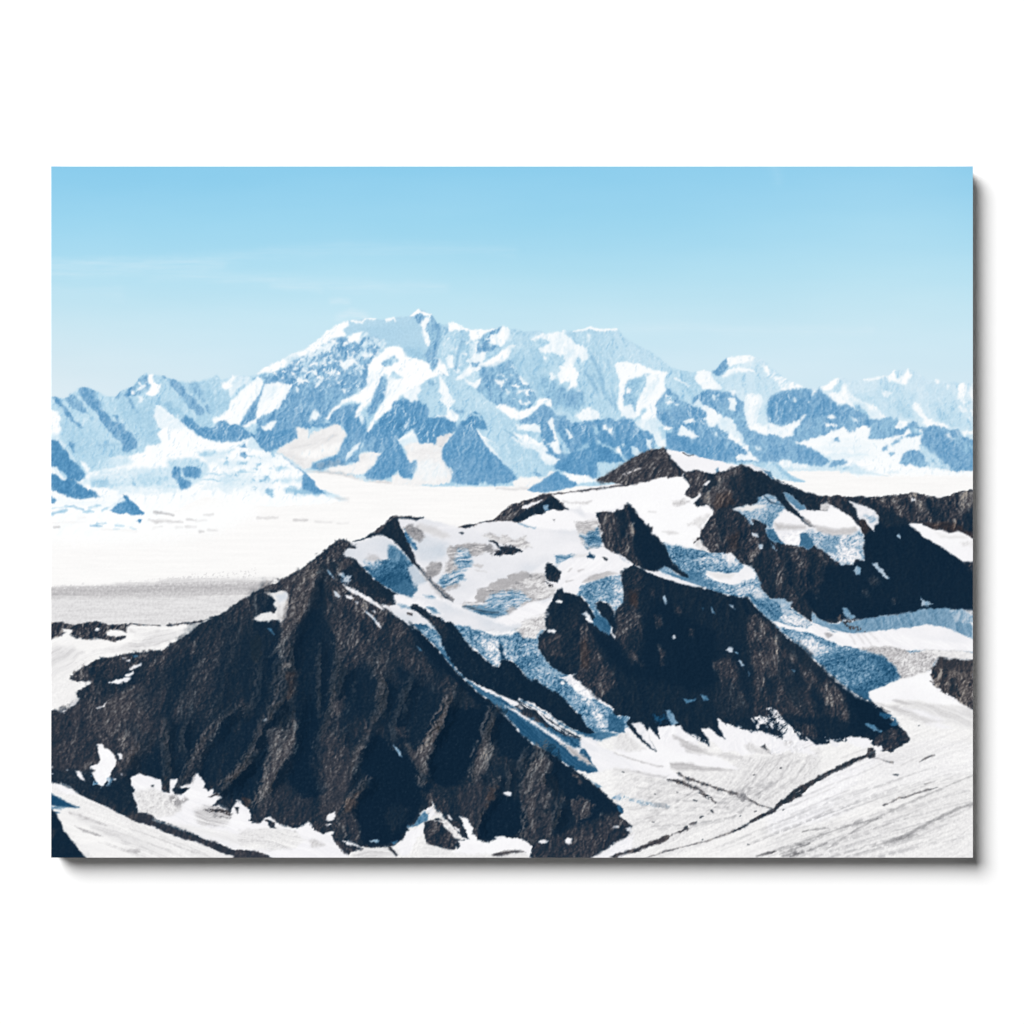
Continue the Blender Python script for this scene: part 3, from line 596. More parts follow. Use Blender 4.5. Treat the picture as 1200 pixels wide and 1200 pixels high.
P('H 440 82 470 90 540 160 490 160', 'B', .14, .04)
S('H 425 45 440 68 456 84', [.4, 1.2, .8], 'B', .1, .05)
for s, w, v in (('H 0 165 50 150 95 140', [1.2, 1.6, .8], .5), ('H 90 118 130 118 190 135', [.6, 1, .8], .45), ('H 195 148 230 145 250 150', [1, 1.4, .8], .55), ('H 225 125 260 115 290 112', [1, .8], .6), ('H 235 232 270 230 300 232', [.6, 1.2, .6], .5),
                ('H 270 218 320 215', [.5, .5], .55), ('H 300 140 330 125', [1, .8], .6), ('H 380 230 430 232', [.8, .5], .6), ('H 370 250 400 252', [.8, .5], .6), ('H 465 245 500 250', [.8, .4], .6), ('H 0 130 60 125 100 115', [.8, .4], .75)):
    S(s, w, 'B', v, .1, 'hz', .8, f=1.4)
P('H 508 205 520 190 538 190 532 210 515 215', 'B', .15, .05)
for s, w, v in (('H 605 150 650 155 715 168', [.8, 1.2, .5], .35), ('H 575 195 620 205 700 205 770 212', [.5, 1.6, 1.2, .8], .58), ('H 600 245 650 235', [1, .4], .72), ('H 800 192 850 197', [.8, .5], .5), ('H 790 235 850 235', [.7, .4], .6),
                ('H 870 265 895 265', [.8, .5], .5), ('H 900 168 950 165', [.4, .6], .6), ('H 735 242 770 240', [.8, .4], .7), ('H 20 238 50 236', [.8, .5], .5), ('H 850 205 910 200', [.8, .4], .75), ('H 920 255 970 258', [.5, .5], .7),
                ('H 160 190 200 180', [1, .5], .85), ('H 0 215 200 210', [1, .6], .87), ('H 300 250 500 262', [1, 1], .88),
                ('I 10 186 80 186 130 184', [.5, .8, .4], .55), ('I 225 198 300 198', [.6, .8], .58), ('I 350 208 440 210', [.6, .4], .75), ('I 480 218 540 216', [.4, .4], .78), ('I 470 68 540 78', [1.2, 2], .72)):
    S(s, [k*.8 for k in w], 'G', v+.06, .1, 'hz', .7, f=2, o=.75)
# bare grey ice bands on the plain
CUR[0] = 3
P('H -40 640 0 645 400 650 850 650 1205 640 I 100 800 H 1200 1000 -40 1000', 'G', .79, .05, 'hz', 1.5, f=2, tb=.03)
P('H -40 590 60 590 200 585 400 572 600 568 640 550 700 548 900 550 1205 545 I 120 540 I 60 620 H 1205 640 850 652 400 655 200 650 0 655 -40 655', 'G', .70, .05, 'hz', 2.5, 'hz', f=2.5, tb=.05)
P('H -40 600 200 592 500 580 700 572 900 575 1205 580 1205 610 900 615 500 620 200 640 -40 640', 'G', .6, .07, 'hz', 2.5, 'hz', f=5, o=.8, tb=.05)
P('H 380 575 700 545 1205 530 I 150 520 I 120 545 H 900 560 600 575', 'G', .8, .1, 'grain', 2, 'hz', f=4, o=.5)
P('H -40 570 300 575 700 530 1205 480 1205 560 600 580 -40 600', 'G', .7, .1, 'grain', 2, thr=.45, tt='grain')
# ---------------------------------------------------------------- low moraine hill, left edge
CUR[0] = 5
P('O -40 60 0 60 300 90 450 62 700 65 890 40 950 200 400 700 -40 700', 'G', .965, .03, 'l170', 1.5, f=1)
P('O -40 180 100 190 200 220 160 260 60 300 -40 300', 'G', .8, .08, 'l165', 3, f=5)
P('O 470 100 620 95 800 90 700 160 560 200 440 220 300 215 480 170 530 140', 'G', .8, .1, 'l165', 3, f=5, o=.9)
P('O -40 300 60 270 170 260 250 215 480 190 400 230 260 260 130 340 -20 400', 'G', .86, .08, 'l160', 3, f=4, o=.8)
P('O -40 400 80 340 180 400 140 460 160 500 60 540 -40 520', 'G', .88, .06, 'grain', 3, f=4, o=.6)
CUR[0] = 4
P('O -40 50 20 48 65 42 85 55 140 58 200 48 262 40 300 45 340 62 400 58 440 55 465 52 480 60 445 75 440 105 400 95 350 88 325 105 330 122 380 130 440 125 440 138 370 158 335 155 300 140 230 145 190 145 150 128 110 118 130 100 128 88 90 88 65 82 75 100 90 105 60 125 0 145 -40 145', 'K', .42, .14, 'iso', 1, tb=.06)
P('O 262 75 285 78 280 96 262 92', 'N', .98, .02); P('O 110 118 150 128 190 146 150 140', 'K', .3, .1)
S('O 465 54 560 60 640 64', [.8, .4], 'K', .4, .1); P('O 675 62 700 52 740 55 780 42 800 45 860 38 900 35 895 42 800 58 740 60 690 70', 'K', .42, .12)
# ================================================================ near dark ridge system
CUR[0] = 5
# broad snow body first (saddle, ice fields, foreground glacier)
P('I 560 330 610 318 690 290 780 178 955 186 985 190 1100 225 1200 240 G 200 810 390 840 560 805 720 760 930 650 1200 600 K 0 300 400 240 405 85 500 100 600 130 700 150 830 180 900 170 960 200 1040 270 L 50 110 190 172 350 220 600 225 900 215 1210 190 1210 1300 V 2200 2000 -3400 2000 O -100 700 I 100 600', 'N', .93, .03, 'soft', .6, f=1)
# saddle snow: clean white sheets
P('K 0 318 200 290 405 240 500 235 540 300 510 345 600 345 565 400 690 445 610 560 605 610 600 660 540 660 440 640 380 620 330 560 220 430 160 400 100 430 0 445 J 990 160 900 150 760 100 740 50', 'N', .985, .015, 'soft', .8, f=1)
P('K 405 85 500 100 600 130 700 150 830 180 770 200 740 215 700 225 620 218 560 205 505 215 470 185 430 120', 'N', .95, .03, 'soft', .8)
S('K 500 105 530 120 560 118', [.4, .8, .4], 'K', .3, .1); P('K 690 200 710 190 712 215 695 220', 'N', .5, .1)
P('K 890 165 960 195 1000 205 1040 262 1000 250 940 215', 'N', .86, .05); P('K 970 205 1010 210 1040 262 1010 250', 'N', .4, .06)
P('K 440 400 500 375 540 390 500 410 460 412', 'G', .66, .1, 'fine', 2, f=2); S('K 300 450 340 448', [.5, .4], 'G', .75, .05, f=1.5)
P('K 540 520 600 480 660 460 640 500 600 540 570 530', 'G', .78, .08, 'fine', 3, f=3); P('K 380 565 440 560 470 575 410 575', 'G', .75, .05, 'hz', 1, f=2)
P('K 560 610 620 590 640 640 660 680 600 680 570 650', 'G', .82, .08, 'fine', 2, f=2); P('K 565 630 585 600 620 595 590 620', 'K', .45, .1)
# -------- back right dark mountain
CUR[0] = 4
P('J 720 45 860 30 1000 8 1150 -10 K 0 262 60 225 100 205 180 150 250 110 330 85 380 75 402 82 405 100 440 150 470 185 505 215 490 238 440 245 410 252 405 240 340 258 200 292 0 318 J 1000 20 850 35 750 50', 'K', .5, .1, 's130', .8, tb=.05)
P('K 402 82 405 100 505 215 490 238 470 240 430 170 395 100', 'K', .3, .1, 's60', 1)
P('K 100 205 250 110 380 78 330 130 240 180 120 250 20 290 0 262', 'K', .42, .1, 's150', 2, f=3, o=.7, tb=.04)
P('K 210 205 250 190 256 196 215 212', 'N', .93, .05, e=.6); P('K 172 222 205 208 200 218 178 228', 'N', .93, .05, e=.6); P('K 148 230 162 222 162 234', 'N', .9, .05, e=.5)
P('K 505 215 560 205 600 208 620 218 690 222 740 212 800 190 840 178 870 182 900 198 960 215 1040 265 1100 290 1205 328 L 50 110 130 150 190 172 240 192 290 200 350 210 410 202 480 215 540 205 600 215 680 208 760 200 830 190 865 183 920 205 1000 215 1060 205 1130 180 1190 170 1215 170 1215 470 1140 420 1050 425 960 400 900 372 828 366 880 420 960 470 1050 530 1140 590 1215 600 1215 930 N 1750 280 1200 300 1110 318 1000 312 930 260 950 320 900 352 860 348 800 325 760 290 755 345 720 322 650 272 600 232 510 205 455 150 430 60 400 10 K 940 830 900 770 840 755 780 690 720 700 660 682 605 610 610 560 690 445 640 410 590 420 565 400 600 345 560 370 510 345 540 300 500 240', 'K', .27, .11, 's75', 1.2, tb=.05)
P('K 505 215 620 215 640 260 600 340 550 370 510 345 545 300', 'K', .5, .12, 's110', 1, tb=.06)
P('K 620 290 650 262 660 270 640 298', 'N', .9, .05, e=.6); P('K 560 390 600 340 608 350 580 385', 'N', .9, .08, e=.8)
P('K 690 240 740 215 800 190 845 180 840 230 830 300 800 350 760 400 700 440 640 410 600 370 650 320 700 290', 'K', .56, .12, 's122', 2, f=2, tb=.07)
P('K 700 350 780 320 800 400 730 430 690 440 680 400', 'R', .5, .14, 's122', 2, f=3, o=.8)
P('K 620 350 660 330 640 390 620 400', 'K', .7, .12, 's110', 1.5, f=2)
S('K 745 240 720 290 690 330', [.6, 1.6, .6], 'K', .78, .12, f=1.5, o=.7)
P('K 750 260 790 230 840 230 850 300 800 340 770 310', 'K', .3, .1, 's60', 2, f=3)
P('K 848 185 900 200 1040 270 1205 335 1205 640 1100 420 1060 380 1040 350 980 350 940 370 900 410 820 400 850 320 860 240', 'K', .2, .08, 's50', 1.5, f=2, tb=.03)
P('K 690 445 740 432 800 430 860 470 900 520 980 560 1000 600 940 640 900 700 840 755 790 690 720 700 660 682 605 610 610 560', 'K', .33, .13, 's100', 1, tb=.05)
P('K 610 560 690 450 720 470 700 540 720 620 700 680 660 680 605 610', 'K', .42, .14, 'iso', 1.5, f=2, tb=.06)
P('K 760 600 830 560 830 660 800 690 770 660', 'R', .42, .12, 'iso', 2, f=3, o=.7)
P('K 850 620 920 590 960 640 940 720 900 760 840 740', 'K', .4, .14, 'iso', 1.5, f=3, tb=.05)
P('K 900 520 950 500 985 560 975 600 920 570', 'K', .3, .1)
P('K 1080 640 1200 645 1205 760 1150 740 1100 700', 'K', .42, .14, 's80', 1.5, f=2, tb=.05)
P('K 930 720 1000 660 1080 660 1120 760 1100 900 980 900 940 830', 'K', .24, .12, 's80', 2, f=3, tb=.04)
P('K 1050 720 1090 720 1120 900 1060 900', 'K', .4, .12, 's85', 2, f=3, o=.8)
P('L 350 210 410 202 480 215 470 240 520 295 522 335 490 325 440 290 380 258 340 245', 'K', .42, .1, 's70', 1, tb=.04)
P('L 425 220 470 240 520 295 520 335 480 320 430 285', 'K', .22, .08, 's70', 1.3, f=1.5)
P('L 480 215 600 215 620 260 560 262 500 242', 'K', .3, .1, 's70', 1)
P('L 600 220 680 208 760 200 830 190 865 183 920 205 1000 215 1060 205 1130 180 1190 170 1215 170 1215 470 1140 420 1050 425 960 400 900 372 828 366 760 320 700 290 640 250', 'K', .42, .13, 's65', 1, tb=.07)
for s, v in (('L 830 195 870 190 900 240 925 290 900 310 860 260', .68), ('L 1060 210 1110 205 1130 260 1100 320 1060 300', .4), ('L 1120 190 1200 175 1200 250 1150 290 1110 330 1120 270', .7), ('L 780 210 820 230 850 300 810 290 770 250', .3),
             ('L 690 215 740 210 780 280 800 330 740 290', .58), ('L 930 215 1000 225 1050 330 1020 370 960 330 920 260', .2), ('L 650 215 690 225 680 250 650 245', .6), ('L 1000 250 1040 250 1060 310 1040 350', .5)):
    P(s, 'K', v, .14, 's65', 1.5, f=3, tb=.06)
P('L 900 360 960 370 1040 360 1100 370 1200 400 1200 460 1140 420 1110 410 1060 428 1020 400 960 400', 'R', .35, .14, 'iso', 1.5, f=2)
P('L 1140 330 1200 260 1200 420 1150 400', 'K', .18, .08, 'iso', 2, f=3)
P('L 835 218 862 222 866 236 840 235', 'N', .82, .06)
P('L 520 345 570 350 600 400 590 440 560 440 540 400', 'R', .3, .12, 's80', 1, tb=.04)
P('L 560 440 620 380 650 350 700 300 820 365 880 420 960 470 1050 530 1140 590 1215 640 1215 930 300 930 200 800 300 620 430 610 555 585', 'K', .115, .045, 's62', 1.5, f=2, tb=.02)
P('L 640 330 700 300 760 330 820 370 760 380 680 390', 'K', .24, .09, 'iso', 2, f=3)
P('L 0 520 60 500 180 520 280 520 340 580 330 700 260 760 100 740 0 700', 'K', .27, .13, 's85', 2, f=3, tb=.04)
for s, v in (('L 40 660 80 630 100 690 70 740 40 720', .5), ('L 120 540 160 530 210 600 200 640 140 590', .46), ('L 280 530 340 560 350 610 300 580', .36), ('L 580 690 615 678 655 705 620 728', .62), ('L 555 760 580 765 590 790 570 790', .55),
             ('L 725 805 745 808 740 835', .45), ('L 100 760 140 740 160 820 130 830', .4), ('L 50 560 90 580 80 620 40 600', .45), ('L 1150 590 1200 590 1210 650 1180 640', .4), ('L 260 740 290 760 280 800', .36), ('L 0 600 30 560 20 640 0 660', .4)):
    P(s, 'K', v, .14, 'iso', 2, f=4, tb=.06)
P('L 300 620 800 560 1200 700 1200 860 900 800 600 820 300 900', 'K', .135, .05, 's58', 3, f=6, o=.5)
# white side glacier, far right
CUR[0] = 5
P('L 825 372 870 366 910 378 960 402 1020 405 1060 425 1110 412 1150 425 1215 470 1215 588 1140 588 1100 560 1040 520 960 470 900 440 880 410', 'N', .97, .02, 'soft', .8)
P('L 980 420 1060 440 1120 430 1170 450 1100 460 1010 450', 'G', .86, .05, 'hz', 1, f=2, o=.8); P('L 1120 480 1200 465 1200 500 1150 500', 'G', .82, .08, 'fine', 1.5, f=2, o=.8)
# hanging glacier bowl
P('K 800 430 830 415 900 410 940 400 945 370 985 350 1040 350 1060 385 1120 425 1205 480 1205 650 1160 648 1100 640 1065 612 1045 635 1005 605 985 565 992 530 950 500 905 492 915 530 890 515 860 470', 'N', .5, .2, 'ice', 1)
P('L -10 200 38 202 60 245 100 275 150 320 215 370 245 385 200 345 160 295 115 240 92 190 120 188 150 222 205 262 225 285 300 292 345 295 350 270 330 250 372 262 440 298 505 352 545 405 560 440 556 520 556 580 512 575 490 602 430 606 372 570 335 530 290 512 268 490 232 515 180 495 100 490 60 455 30 400 30 345 -10 400', 'N', .9, .04, 'soft', 1)
P('K 800 430 870 410 960 405 1000 410 960 425 900 445 850 445', 'G', .85, .07, 'soft', 1, f=1.5)
P('K 1060 440 1120 430 1180 480 1200 490 1200 640 1150 640 1080 610 1040 560 1020 510', 'N', .88, .04, 'soft', 1, f=1.5)
P('L 30 345 100 280 200 330 230 380 150 380 60 380', 'N', .95, .02, 'soft', 1, f=2)
P('L 180 290 300 296 350 300 370 265 440 300 500 350 540 400 470 392 400 395 330 385 260 375 215 340', 'N', .97, .02, 'soft', .8, f=1.2)
P('L 35 360 100 375 220 380 215 400 120 405 50 400', 'G', .66, .05, 'soft', 1, f=2)
P('L 270 378 400 398 510 385 520 410 480 440 400 440 330 430 280 410', 'G', .66, .05, 'l170', 1, f=1.6)
P('L 60 440 130 410 200 410 180 495 100 490', 'N', .86, .14, 'ice', 1.5, f=2)
P('L 200 420 260 400 330 430 400 442 500 435 540 405 560 440 556 580 512 575 490 602 430 606 372 570 335 530 290 512 268 490 232 515 180 495', 'N', .6, .28, 'ice', 1.2, f=1.5)
P('L 190 430 220 420 262 480 268 495 235 515 182 495', 'N', .32, .06, 'soft', 1)
P('L 330 450 420 450 400 560 350 540 300 500', 'N', .42, .14, 'ice', 1.5, f=2)
P('L 400 500 480 500 540 560 500 590 430 600', 'N', .72, .3, 'ice', 1.5, f=2)
P('L -10 200 38 202 60 245 100 275 40 340 20 380 -10 400', 'N', .42, .2, 'ice', 1.5, f=1.5)
P('L -10 400 30 400 60 450 100 490 60 480 -10 440', 'N', .25, .08, 'ice', 1)
P('L 92 190 120 188 150 222 205 262 225 285 180 288 150 265 115 235', 'N', .5, .08, 'soft', 1)
P('K 940 370 985 350 1040 350 1070 395 1110 420 1050 430 1000 400', 'N', .45, .2, 'ice', 1.3, f=1.5)
S('K 970 350 1010 390 1080 410', [.4, 1, .4], 'N', .05, .1, f=1, o=.8)
P('L 305 255 345 248 358 275 340 296 300 285', 'G', .7, .1, 'fine', 1, f=1.2)
P('L 475 240 500 244 540 256 580 272 618 285 652 335 650 360 618 380 620 416 596 395 562 345 526 338 520 295', 'N', .88, .07, 'iso', 1)
P('L 560 320 610 330 640 340 600 360', 'N', .62, .1, 'iso', 1.5, f=2)
P('L 605 595 635 598 655 625 712 698 690 690 650 655 620 615', 'N', .66, .06); P('L 495 645 520 615 540 625 538 665 515 665', 'N', .6, .08)
P('L 752 425 765 428 775 458 758 445', 'N', .62, .05)
P('L 890 800 915 818 962 838 940 852 900 845', 'N', .6, .1); P('L 908 880 950 868 1000 875 1018 905 905 905', 'N', .5, .06)
P('K 905 575 940 575 945 598 915 590', 'N', .75, .08); P('K 940 640 965 638 978 668 950 665', 'N', .7, .08)
P('L 10 470 30 500 50 525 30 515', 'N', .6, .06)
CUR[0] = 4
P('L -10 125 40 170 80 215 130 262 190 318 232 358 262 395 225 372 200 350 140 308 80 262 40 205 -10 190', 'K', .2, .1, 's45', 1.2, tb=.04)
P('L 200 340 235 345 270 390 240 385', 'G', .4, .12, 'fine', 1, f=1.5)
CUR[0] = 5
# -------- main icefall going down right
P('K 385 640 440 645 540 665 600 675 660 690 740 690 800 712 850 760 900 768 945 835 955 900 N 432 62 455 150 510 205 600 235 650 275 720 325 760 360 900 400 1000 495 W 700 100 800 100 1087 105 1087 150 900 140 860 205 700 255 620 290 530 320 545 370 500 350 430 310 360 250 280 180 180 90 100 20 60 0 N 760 560 700 512 620 450 560 392 500 325 440 270 380 197 330 200 250 182 130 150 0 120 -30 80 K 500 840 450 770 400 700', 'N', .42, .26, 'ice', 1)
P('K 385 640 450 645 560 670 650 700 700 760 650 800 560 850 480 800 430 720', 'N', .36, .2, 'ice', 2, f=3, tb=.08)
P('K 560 730 650 700 740 690 800 715 830 760 760 760 700 740 620 760', 'N', .55, .3, 'ice', 2, f=2)
P('K 730 700 770 690 810 712 800 740 760 740', 'N', .9, .12, 'fine', 1.5)
P('N 126 62 145 45 200 52 260 62 325 50 350 30 355 8 395 15 428 60 425 90 390 100 345 128 300 130 250 122 185 102', 'N', .94, .06, 'soft', 1)
P('N 140 55 220 60 300 65 280 90 200 90', 'G', .8, .05, 'soft', 1, f=2)
P('N 300 130 400 95 450 120 460 165 400 180 330 190 290 160', 'N', .5, .3, 'ice', 2, f=2)
P('N 375 185 430 165 480 195 560 235 610 258 590 300 540 335 500 325 440 268', 'N', .42, .14, 'l50', 1, f=1.5, tb=.08)
P('N 400 170 460 165 480 200 430 210', 'N', .68, .1, 'ice', 1.5, f=2)
P('N 515 208 560 205 600 212 615 245 590 252', 'N', .62, .06, 'soft', 1)
P('N 560 322 600 285 640 275 700 325 750 350 745 375 660 370 600 345', 'N', .72, .26, 'ice', 1.5)
P('N 0 98 50 105 105 130 60 130 0 122', 'N', .96, .04); P('N 0 40 100 50 130 100 200 130 120 145 0 100', 'N', .3, .08, 'ice', 2, f=3)
P('N 760 290 800 328 860 352 905 355 935 335 1000 345 1060 325 1110 318 1200 300 1200 385 1110 405 1000 412 920 400 860 385 800 360 760 345', 'N', .5, .08, 'l30', .8)
P('N 925 258 960 262 1005 312 990 340 950 310', 'N', .55, .1, 's60'); P('N 755 290 775 300 800 345 762 350', 'N', .58, .08)
P('Y 700 225 730 235 720 255 745 275 700 262', 'N', .6, .1, 'ice', 1)
P('N 900 330 920 300 960 330 1050 330 1100 400 1010 400 960 370', 'K', .4, .1, 's50', 2, thr=.1, tt='s50')
P('N 512 335 560 345 620 362 720 382 760 358 830 372 880 402 1000 412 1100 402 1205 382 W 1087 -70 1087 -40 1087 102 960 98 860 92 720 100 690 85 630 75 580 85 540 92 470 85 400 75 N 940 492 850 450 760 410 650 390 560 372', 'N', .955, .04, 'l30', 1)
P('W 530 0 600 0 700 20 800 40 1000 60 1087 60 1087 -110 900 -110 600 -80', 'N', .93, .03, 'soft', 1, f=3)
P('Y 870 290 930 275 1000 268 1080 250 1130 250 1160 262 1200 295 1200 330 1130 300 1080 292 1000 305 930 310', 'N', .52, .08, 's60', 1)
P('Y 1140 255 1170 252 1200 270 1200 290 1150 285', 'N', .62, .1, 'fine', 1)
for s in ('N 1020 410 1060 470', 'N 1050 405 1100 470', 'N 1090 405 1150 460', 'N 980 420 1010 470'):
    S(s, [.8, 2, .4], 'G', .66, .1, 's60', 1, f=1.6, o=.55)
P('N 830 410 860 405 875 425 850 435', 'G', .4, .1, 'fine', 1, f=1.5, o=.8)
P('W 480 90 560 85 640 75 700 92 760 110 860 95 960 100 1087 108 1087 150 1000 145 905 140 880 165 862 205 820 222 760 245 700 255 695 235 650 175 560 110', 'G', .68, .26, 'ice', 1, tb=.06)
P('W 840 100 960 100 1087 108 1087 150 1000 145 900 135', 'G', .86, .12, 'ice', 1.5)
P('W 480 88 640 78 740 105 700 135 600 130 540 110', 'G', .62, .2, 'ice', 2, f=2, o=.8)
P('W 540 120 600 125 660 175 700 235 640 272 600 292 540 310 530 340 480 340 420 300 460 200', 'N', .22, .12, 'ice', 1.5, f=1.5, tb=.05)
P('W 350 100 480 100 560 150 600 220 560 290 470 300 380 230 300 150', 'N', .3, .17, 'ice', 2, f=3, tb=.05)
P('W 100 0 200 30 330 90 300 130 240 120 160 60', 'N', .6, .26, 'ice', 1.5, f=2)
P('W 430 305 530 310 532 340 548 372 500 352', 'N', .3, .05, 'soft', 1)
# -------- foreground glacier
P('W 530 325 625 290 635 275 700 252 760 240 830 215 862 208 870 250 905 310 1000 372 1087 408 1087 1300 -200 1300 V -1000 1300 P 600 900 U 0 760 1150 700 1120 640 880 395 1000 400 U 700 0 V 0 160 1200 250 W 600 420', 'G', .93, .035, 'l160', .8, tb=.03)
P('V 0 330 400 370 560 380 720 380 960 380 1200 260 1200 430 930 610 700 740 300 905 -200 960 -200 700 0 600', 'G', .87, .06, 'l150', 2, f=4, tb=.05)
P('V 640 370 740 310 900 290 1080 280 1200 270 1200 430 1060 510 930 600 800 560 700 520 640 480', 'G', .84, .07, 'l128', 2, f=4, tb=.06)
P('W 660 360 760 365 920 380 1040 400 1087 410 1087 520 1000 490 900 470 800 430 700 390', 'G', .78, .06, 'l20', 2, f=4, o=.8)
P('W 545 370 640 390 760 410 860 440 930 470 860 490 780 470 700 440 640 410', 'G', .72, .08, 'l22', 1.5, f=2.5, o=.85)
P('W 590 395 620 410 650 425 630 425', 'K', .5, .1, e=1, f=1.2)
P('W 540 315 620 292 700 255 860 212 900 312 1000 372 1040 392 900 385 800 365 700 360 640 385 560 370', 'N', .975, .02, 'soft', 1, f=1.5)
P('W 700 400 820 420 940 468 900 475 800 440', 'N', .93, .04, 'l20', 1, f=2); P('W 840 490 900 480 940 500 980 510 900 512', 'N', .92, .03, 'soft', 1, f=2)
P('W 660 365 700 360 760 385 700 385', 'G', .7, .08, 'l15', 1, f=1.5, o=.7)
# side flank
P('W 0 960 200 830 350 740 480 690 560 640 640 650 740 590 900 560 1087 600 1087 750 800 800 600 860 350 1000 200 1080 0 1080', 'N', .955, .03, 'l160', 2, f=6, o=.85, tb=.03)
P('W 700 560 1087 520 1087 800 800 860 500 930 300 960 400 850', 'G', .9, .06, 'l160', 2, f=6, o=.6, tb=.04)
P('W 0 1080 300 1000 700 900 1087 760 1087 1200 0 1200', 'G', .9, .06, 'l158', 2, f=6, tb=.05)
P('W 100 1200 500 1060 1087 900 1087 1000 800 1090 500 1200', 'G', .86, .06, 'l155', 2, f=6, tb=.06, o=.7)
# left and centre slopes
P('U 470 0 560 50 700 120 860 200 1000 240 1150 300 1205 320 V 240 390 330 400 390 430 300 440 100 400 0 370 -90 400 U 1000 400 900 320 780 230 650 160 560 90', 'N', .93, .03, 'l30', 1, f=1.5)
P('V 0 165 60 160 100 180 200 260 240 270 200 140 170 110 130 105 200 130 260 200 320 140 370 120 400 160 480 200 500 250 420 280 600 300 730 380 560 372 420 360 330 345 330 375 390 430 240 400 100 330 0 270', 'N', .955, .025, 'soft', 1, f=1.2)
P('V 0 165 60 165 110 200 180 260 100 280 0 262', 'G', .82, .07, 'fine', 1.5, f=2)
P('V 330 170 400 200 500 250 560 290 680 290 740 310 680 325 600 300 430 280 400 250', 'G', .66, .06, 'l25', 1.5, f=2, o=.9)
P('V 325 345 360 338 450 345 500 362 620 375 700 385 640 392 500 388 360 385 330 372', 'G', .66, .05, 'l5', 1, f=1.5)
P('V 510 145 560 135 610 180 650 220 605 85 640 95 690 150 740 135 790 165 900 160 1000 210 1010 150 1060 165 1120 220 1180 300 1060 270 940 280 880 240 820 290 760 300 700 270 640 280 590 230 540 190', 'N', .95, .03, 's50', 1.5, f=1.2)
P('V 850 250 880 240 900 265 915 290 885 275', 'K', .4, .1, 'fine', 1.2)
P('V 760 240 800 230 880 260 940 290 860 290 790 280', 'G', .76, .08, 's40', 2, f=2); P('V 990 220 1040 210 1080 230 1060 260 1010 250', 'G', .72, .08, 'fine', 2, f=2)
S('V 0 285 100 320 200 350 280 365', [.4, .7, .5], 'G', .66, .06, f=1.4); S('V 0 380 150 400 300 430', [.8, 1.4, .6], 'G', .72, .08, 'l15', 1, f=2)
S('V 365 402 440 440 540 470 620 500 700 520 770 545 850 590 920 610', [.6, 1.5, 1.4, 1.8, 1.6, 1, .4], 'K', .5, .12, 'fine', 1.3, f=1, o=.9)
P('V 710 540 740 520 790 530 780 560 750 570', 'G', .42, .12, 'fine', 2, thr=-.3)
S('V 310 440 350 445 420 470 470 490 520 512', [.3, 2, 2.2, 2, .8], 'K', .48, .1, 'fine', 1.4, f=1)
S('V 500 520 550 545 590 575', [.8, 2.4, .4], 'K', .4, .1, 'fine', 1.6, f=1, thr=-.5); S('V 465 560 485 565', [1, .5], 'K', .3, .1)
S('V -20 888 60 870 120 855 200 822 250 805 300 785 335 765', [.8, 1.6, 2.2, 2.4, 3.6, 3, 1], 'K', .45, .07, 'fine', 1.4, f=1)
S('V 380 745 420 725 450 700 480 685', [.8, 2, 1.4, .8], 'K', .4, .1, 'fine', 1.6, f=1, thr=-.6); S('V 500 665 520 655', [.8, .6], 'K', .35, .1); S('V 570 625 580 635', [1.4, .6], 'K', .3)
S('V 330 765 400 740', [.5, .4], 'K', .5, f=1, o=.7)
for s in ('V 820 627 830 625', 'V 512 793 516 790', 'V 780 820 790 822', 'V 985 620 990 615', 'V 970 375 976 372', 'V 815 415 822 412', 'V 50 395 56 398', 'V 220 688 230 690', 'V 470 563 482 566', 'V 365 515 370 517', 'V 235 525 238 527', 'W 795 498 800 498', 'W 65 722 70 722', 'V 735 655 738 652'):
    S(s, [.5], 'K', .3, .1, e=.2)
S('V 180 900 300 860 420 830 540 800 640 765 700 740', [.5, .7, .6, .7, 1.2, 1.4], 'K', .5, .1, 'fine', .7, f=1, o=.75)
S('V 690 750 760 710 830 670 880 645 930 625 960 590 1020 540 1080 495 1130 470 1205 428', [.8, 1.2, 1.6, 1.8, 1.8, 2, 2.2, 2.6, 2.4, 2.2], 'K', .33, .1, 'fine', 1, f=.8)
S('V 1000 580 1050 540 1100 520', [.4, 1.4, .4], 'K', .35, .1, 'fine', 1.6, f=.8, thr=-.3)
S('W 40 930 130 890 180 855 200 840', [.4, 1.2, 1.4, .4], 'K', .35, .1, 'fine', 1.6, f=.8, thr=-.3)
S('W -10 962 60 920 110 880 170 850 250 790 330 745 400 712 440 690 490 668 520 660', [1, 1.6, 2, 2.2, 2.2, 2.4, 2.8, 3, 2.4, 2], 'K', .33, .08, 'fine', .9, f=.8)
P('W 515 665 525 640 530 618 560 615 580 620 568 640 570 665 540 670', 'K', .35, .1, 'fine', 1)
S('W 560 668 640 690 660 692', [.4, .4, .8], 'K', .45, .1, f=1, o=.7)
P('W 662 758 680 752 694 758 685 766 670 764', 'K', .25, .08, e=.6)
S('W 800 690 840 668 880 655', [.4, .9, .4], 'K', .5, .1, f=1, o=.8); S('W 720 880 780 858 850 838 900 825', [.5, 1, .7, .3], 'K', .45, .1, f=1, o=.8)
S('W 610 922 660 900 690 880 710 878', [.4, .8, 1.1, .4], 'K', .5, .1, 'fine', 1, f=1, o=.8); S('W 830 808 860 800', [.5, .3], 'K', .6, f=1, o=.6)
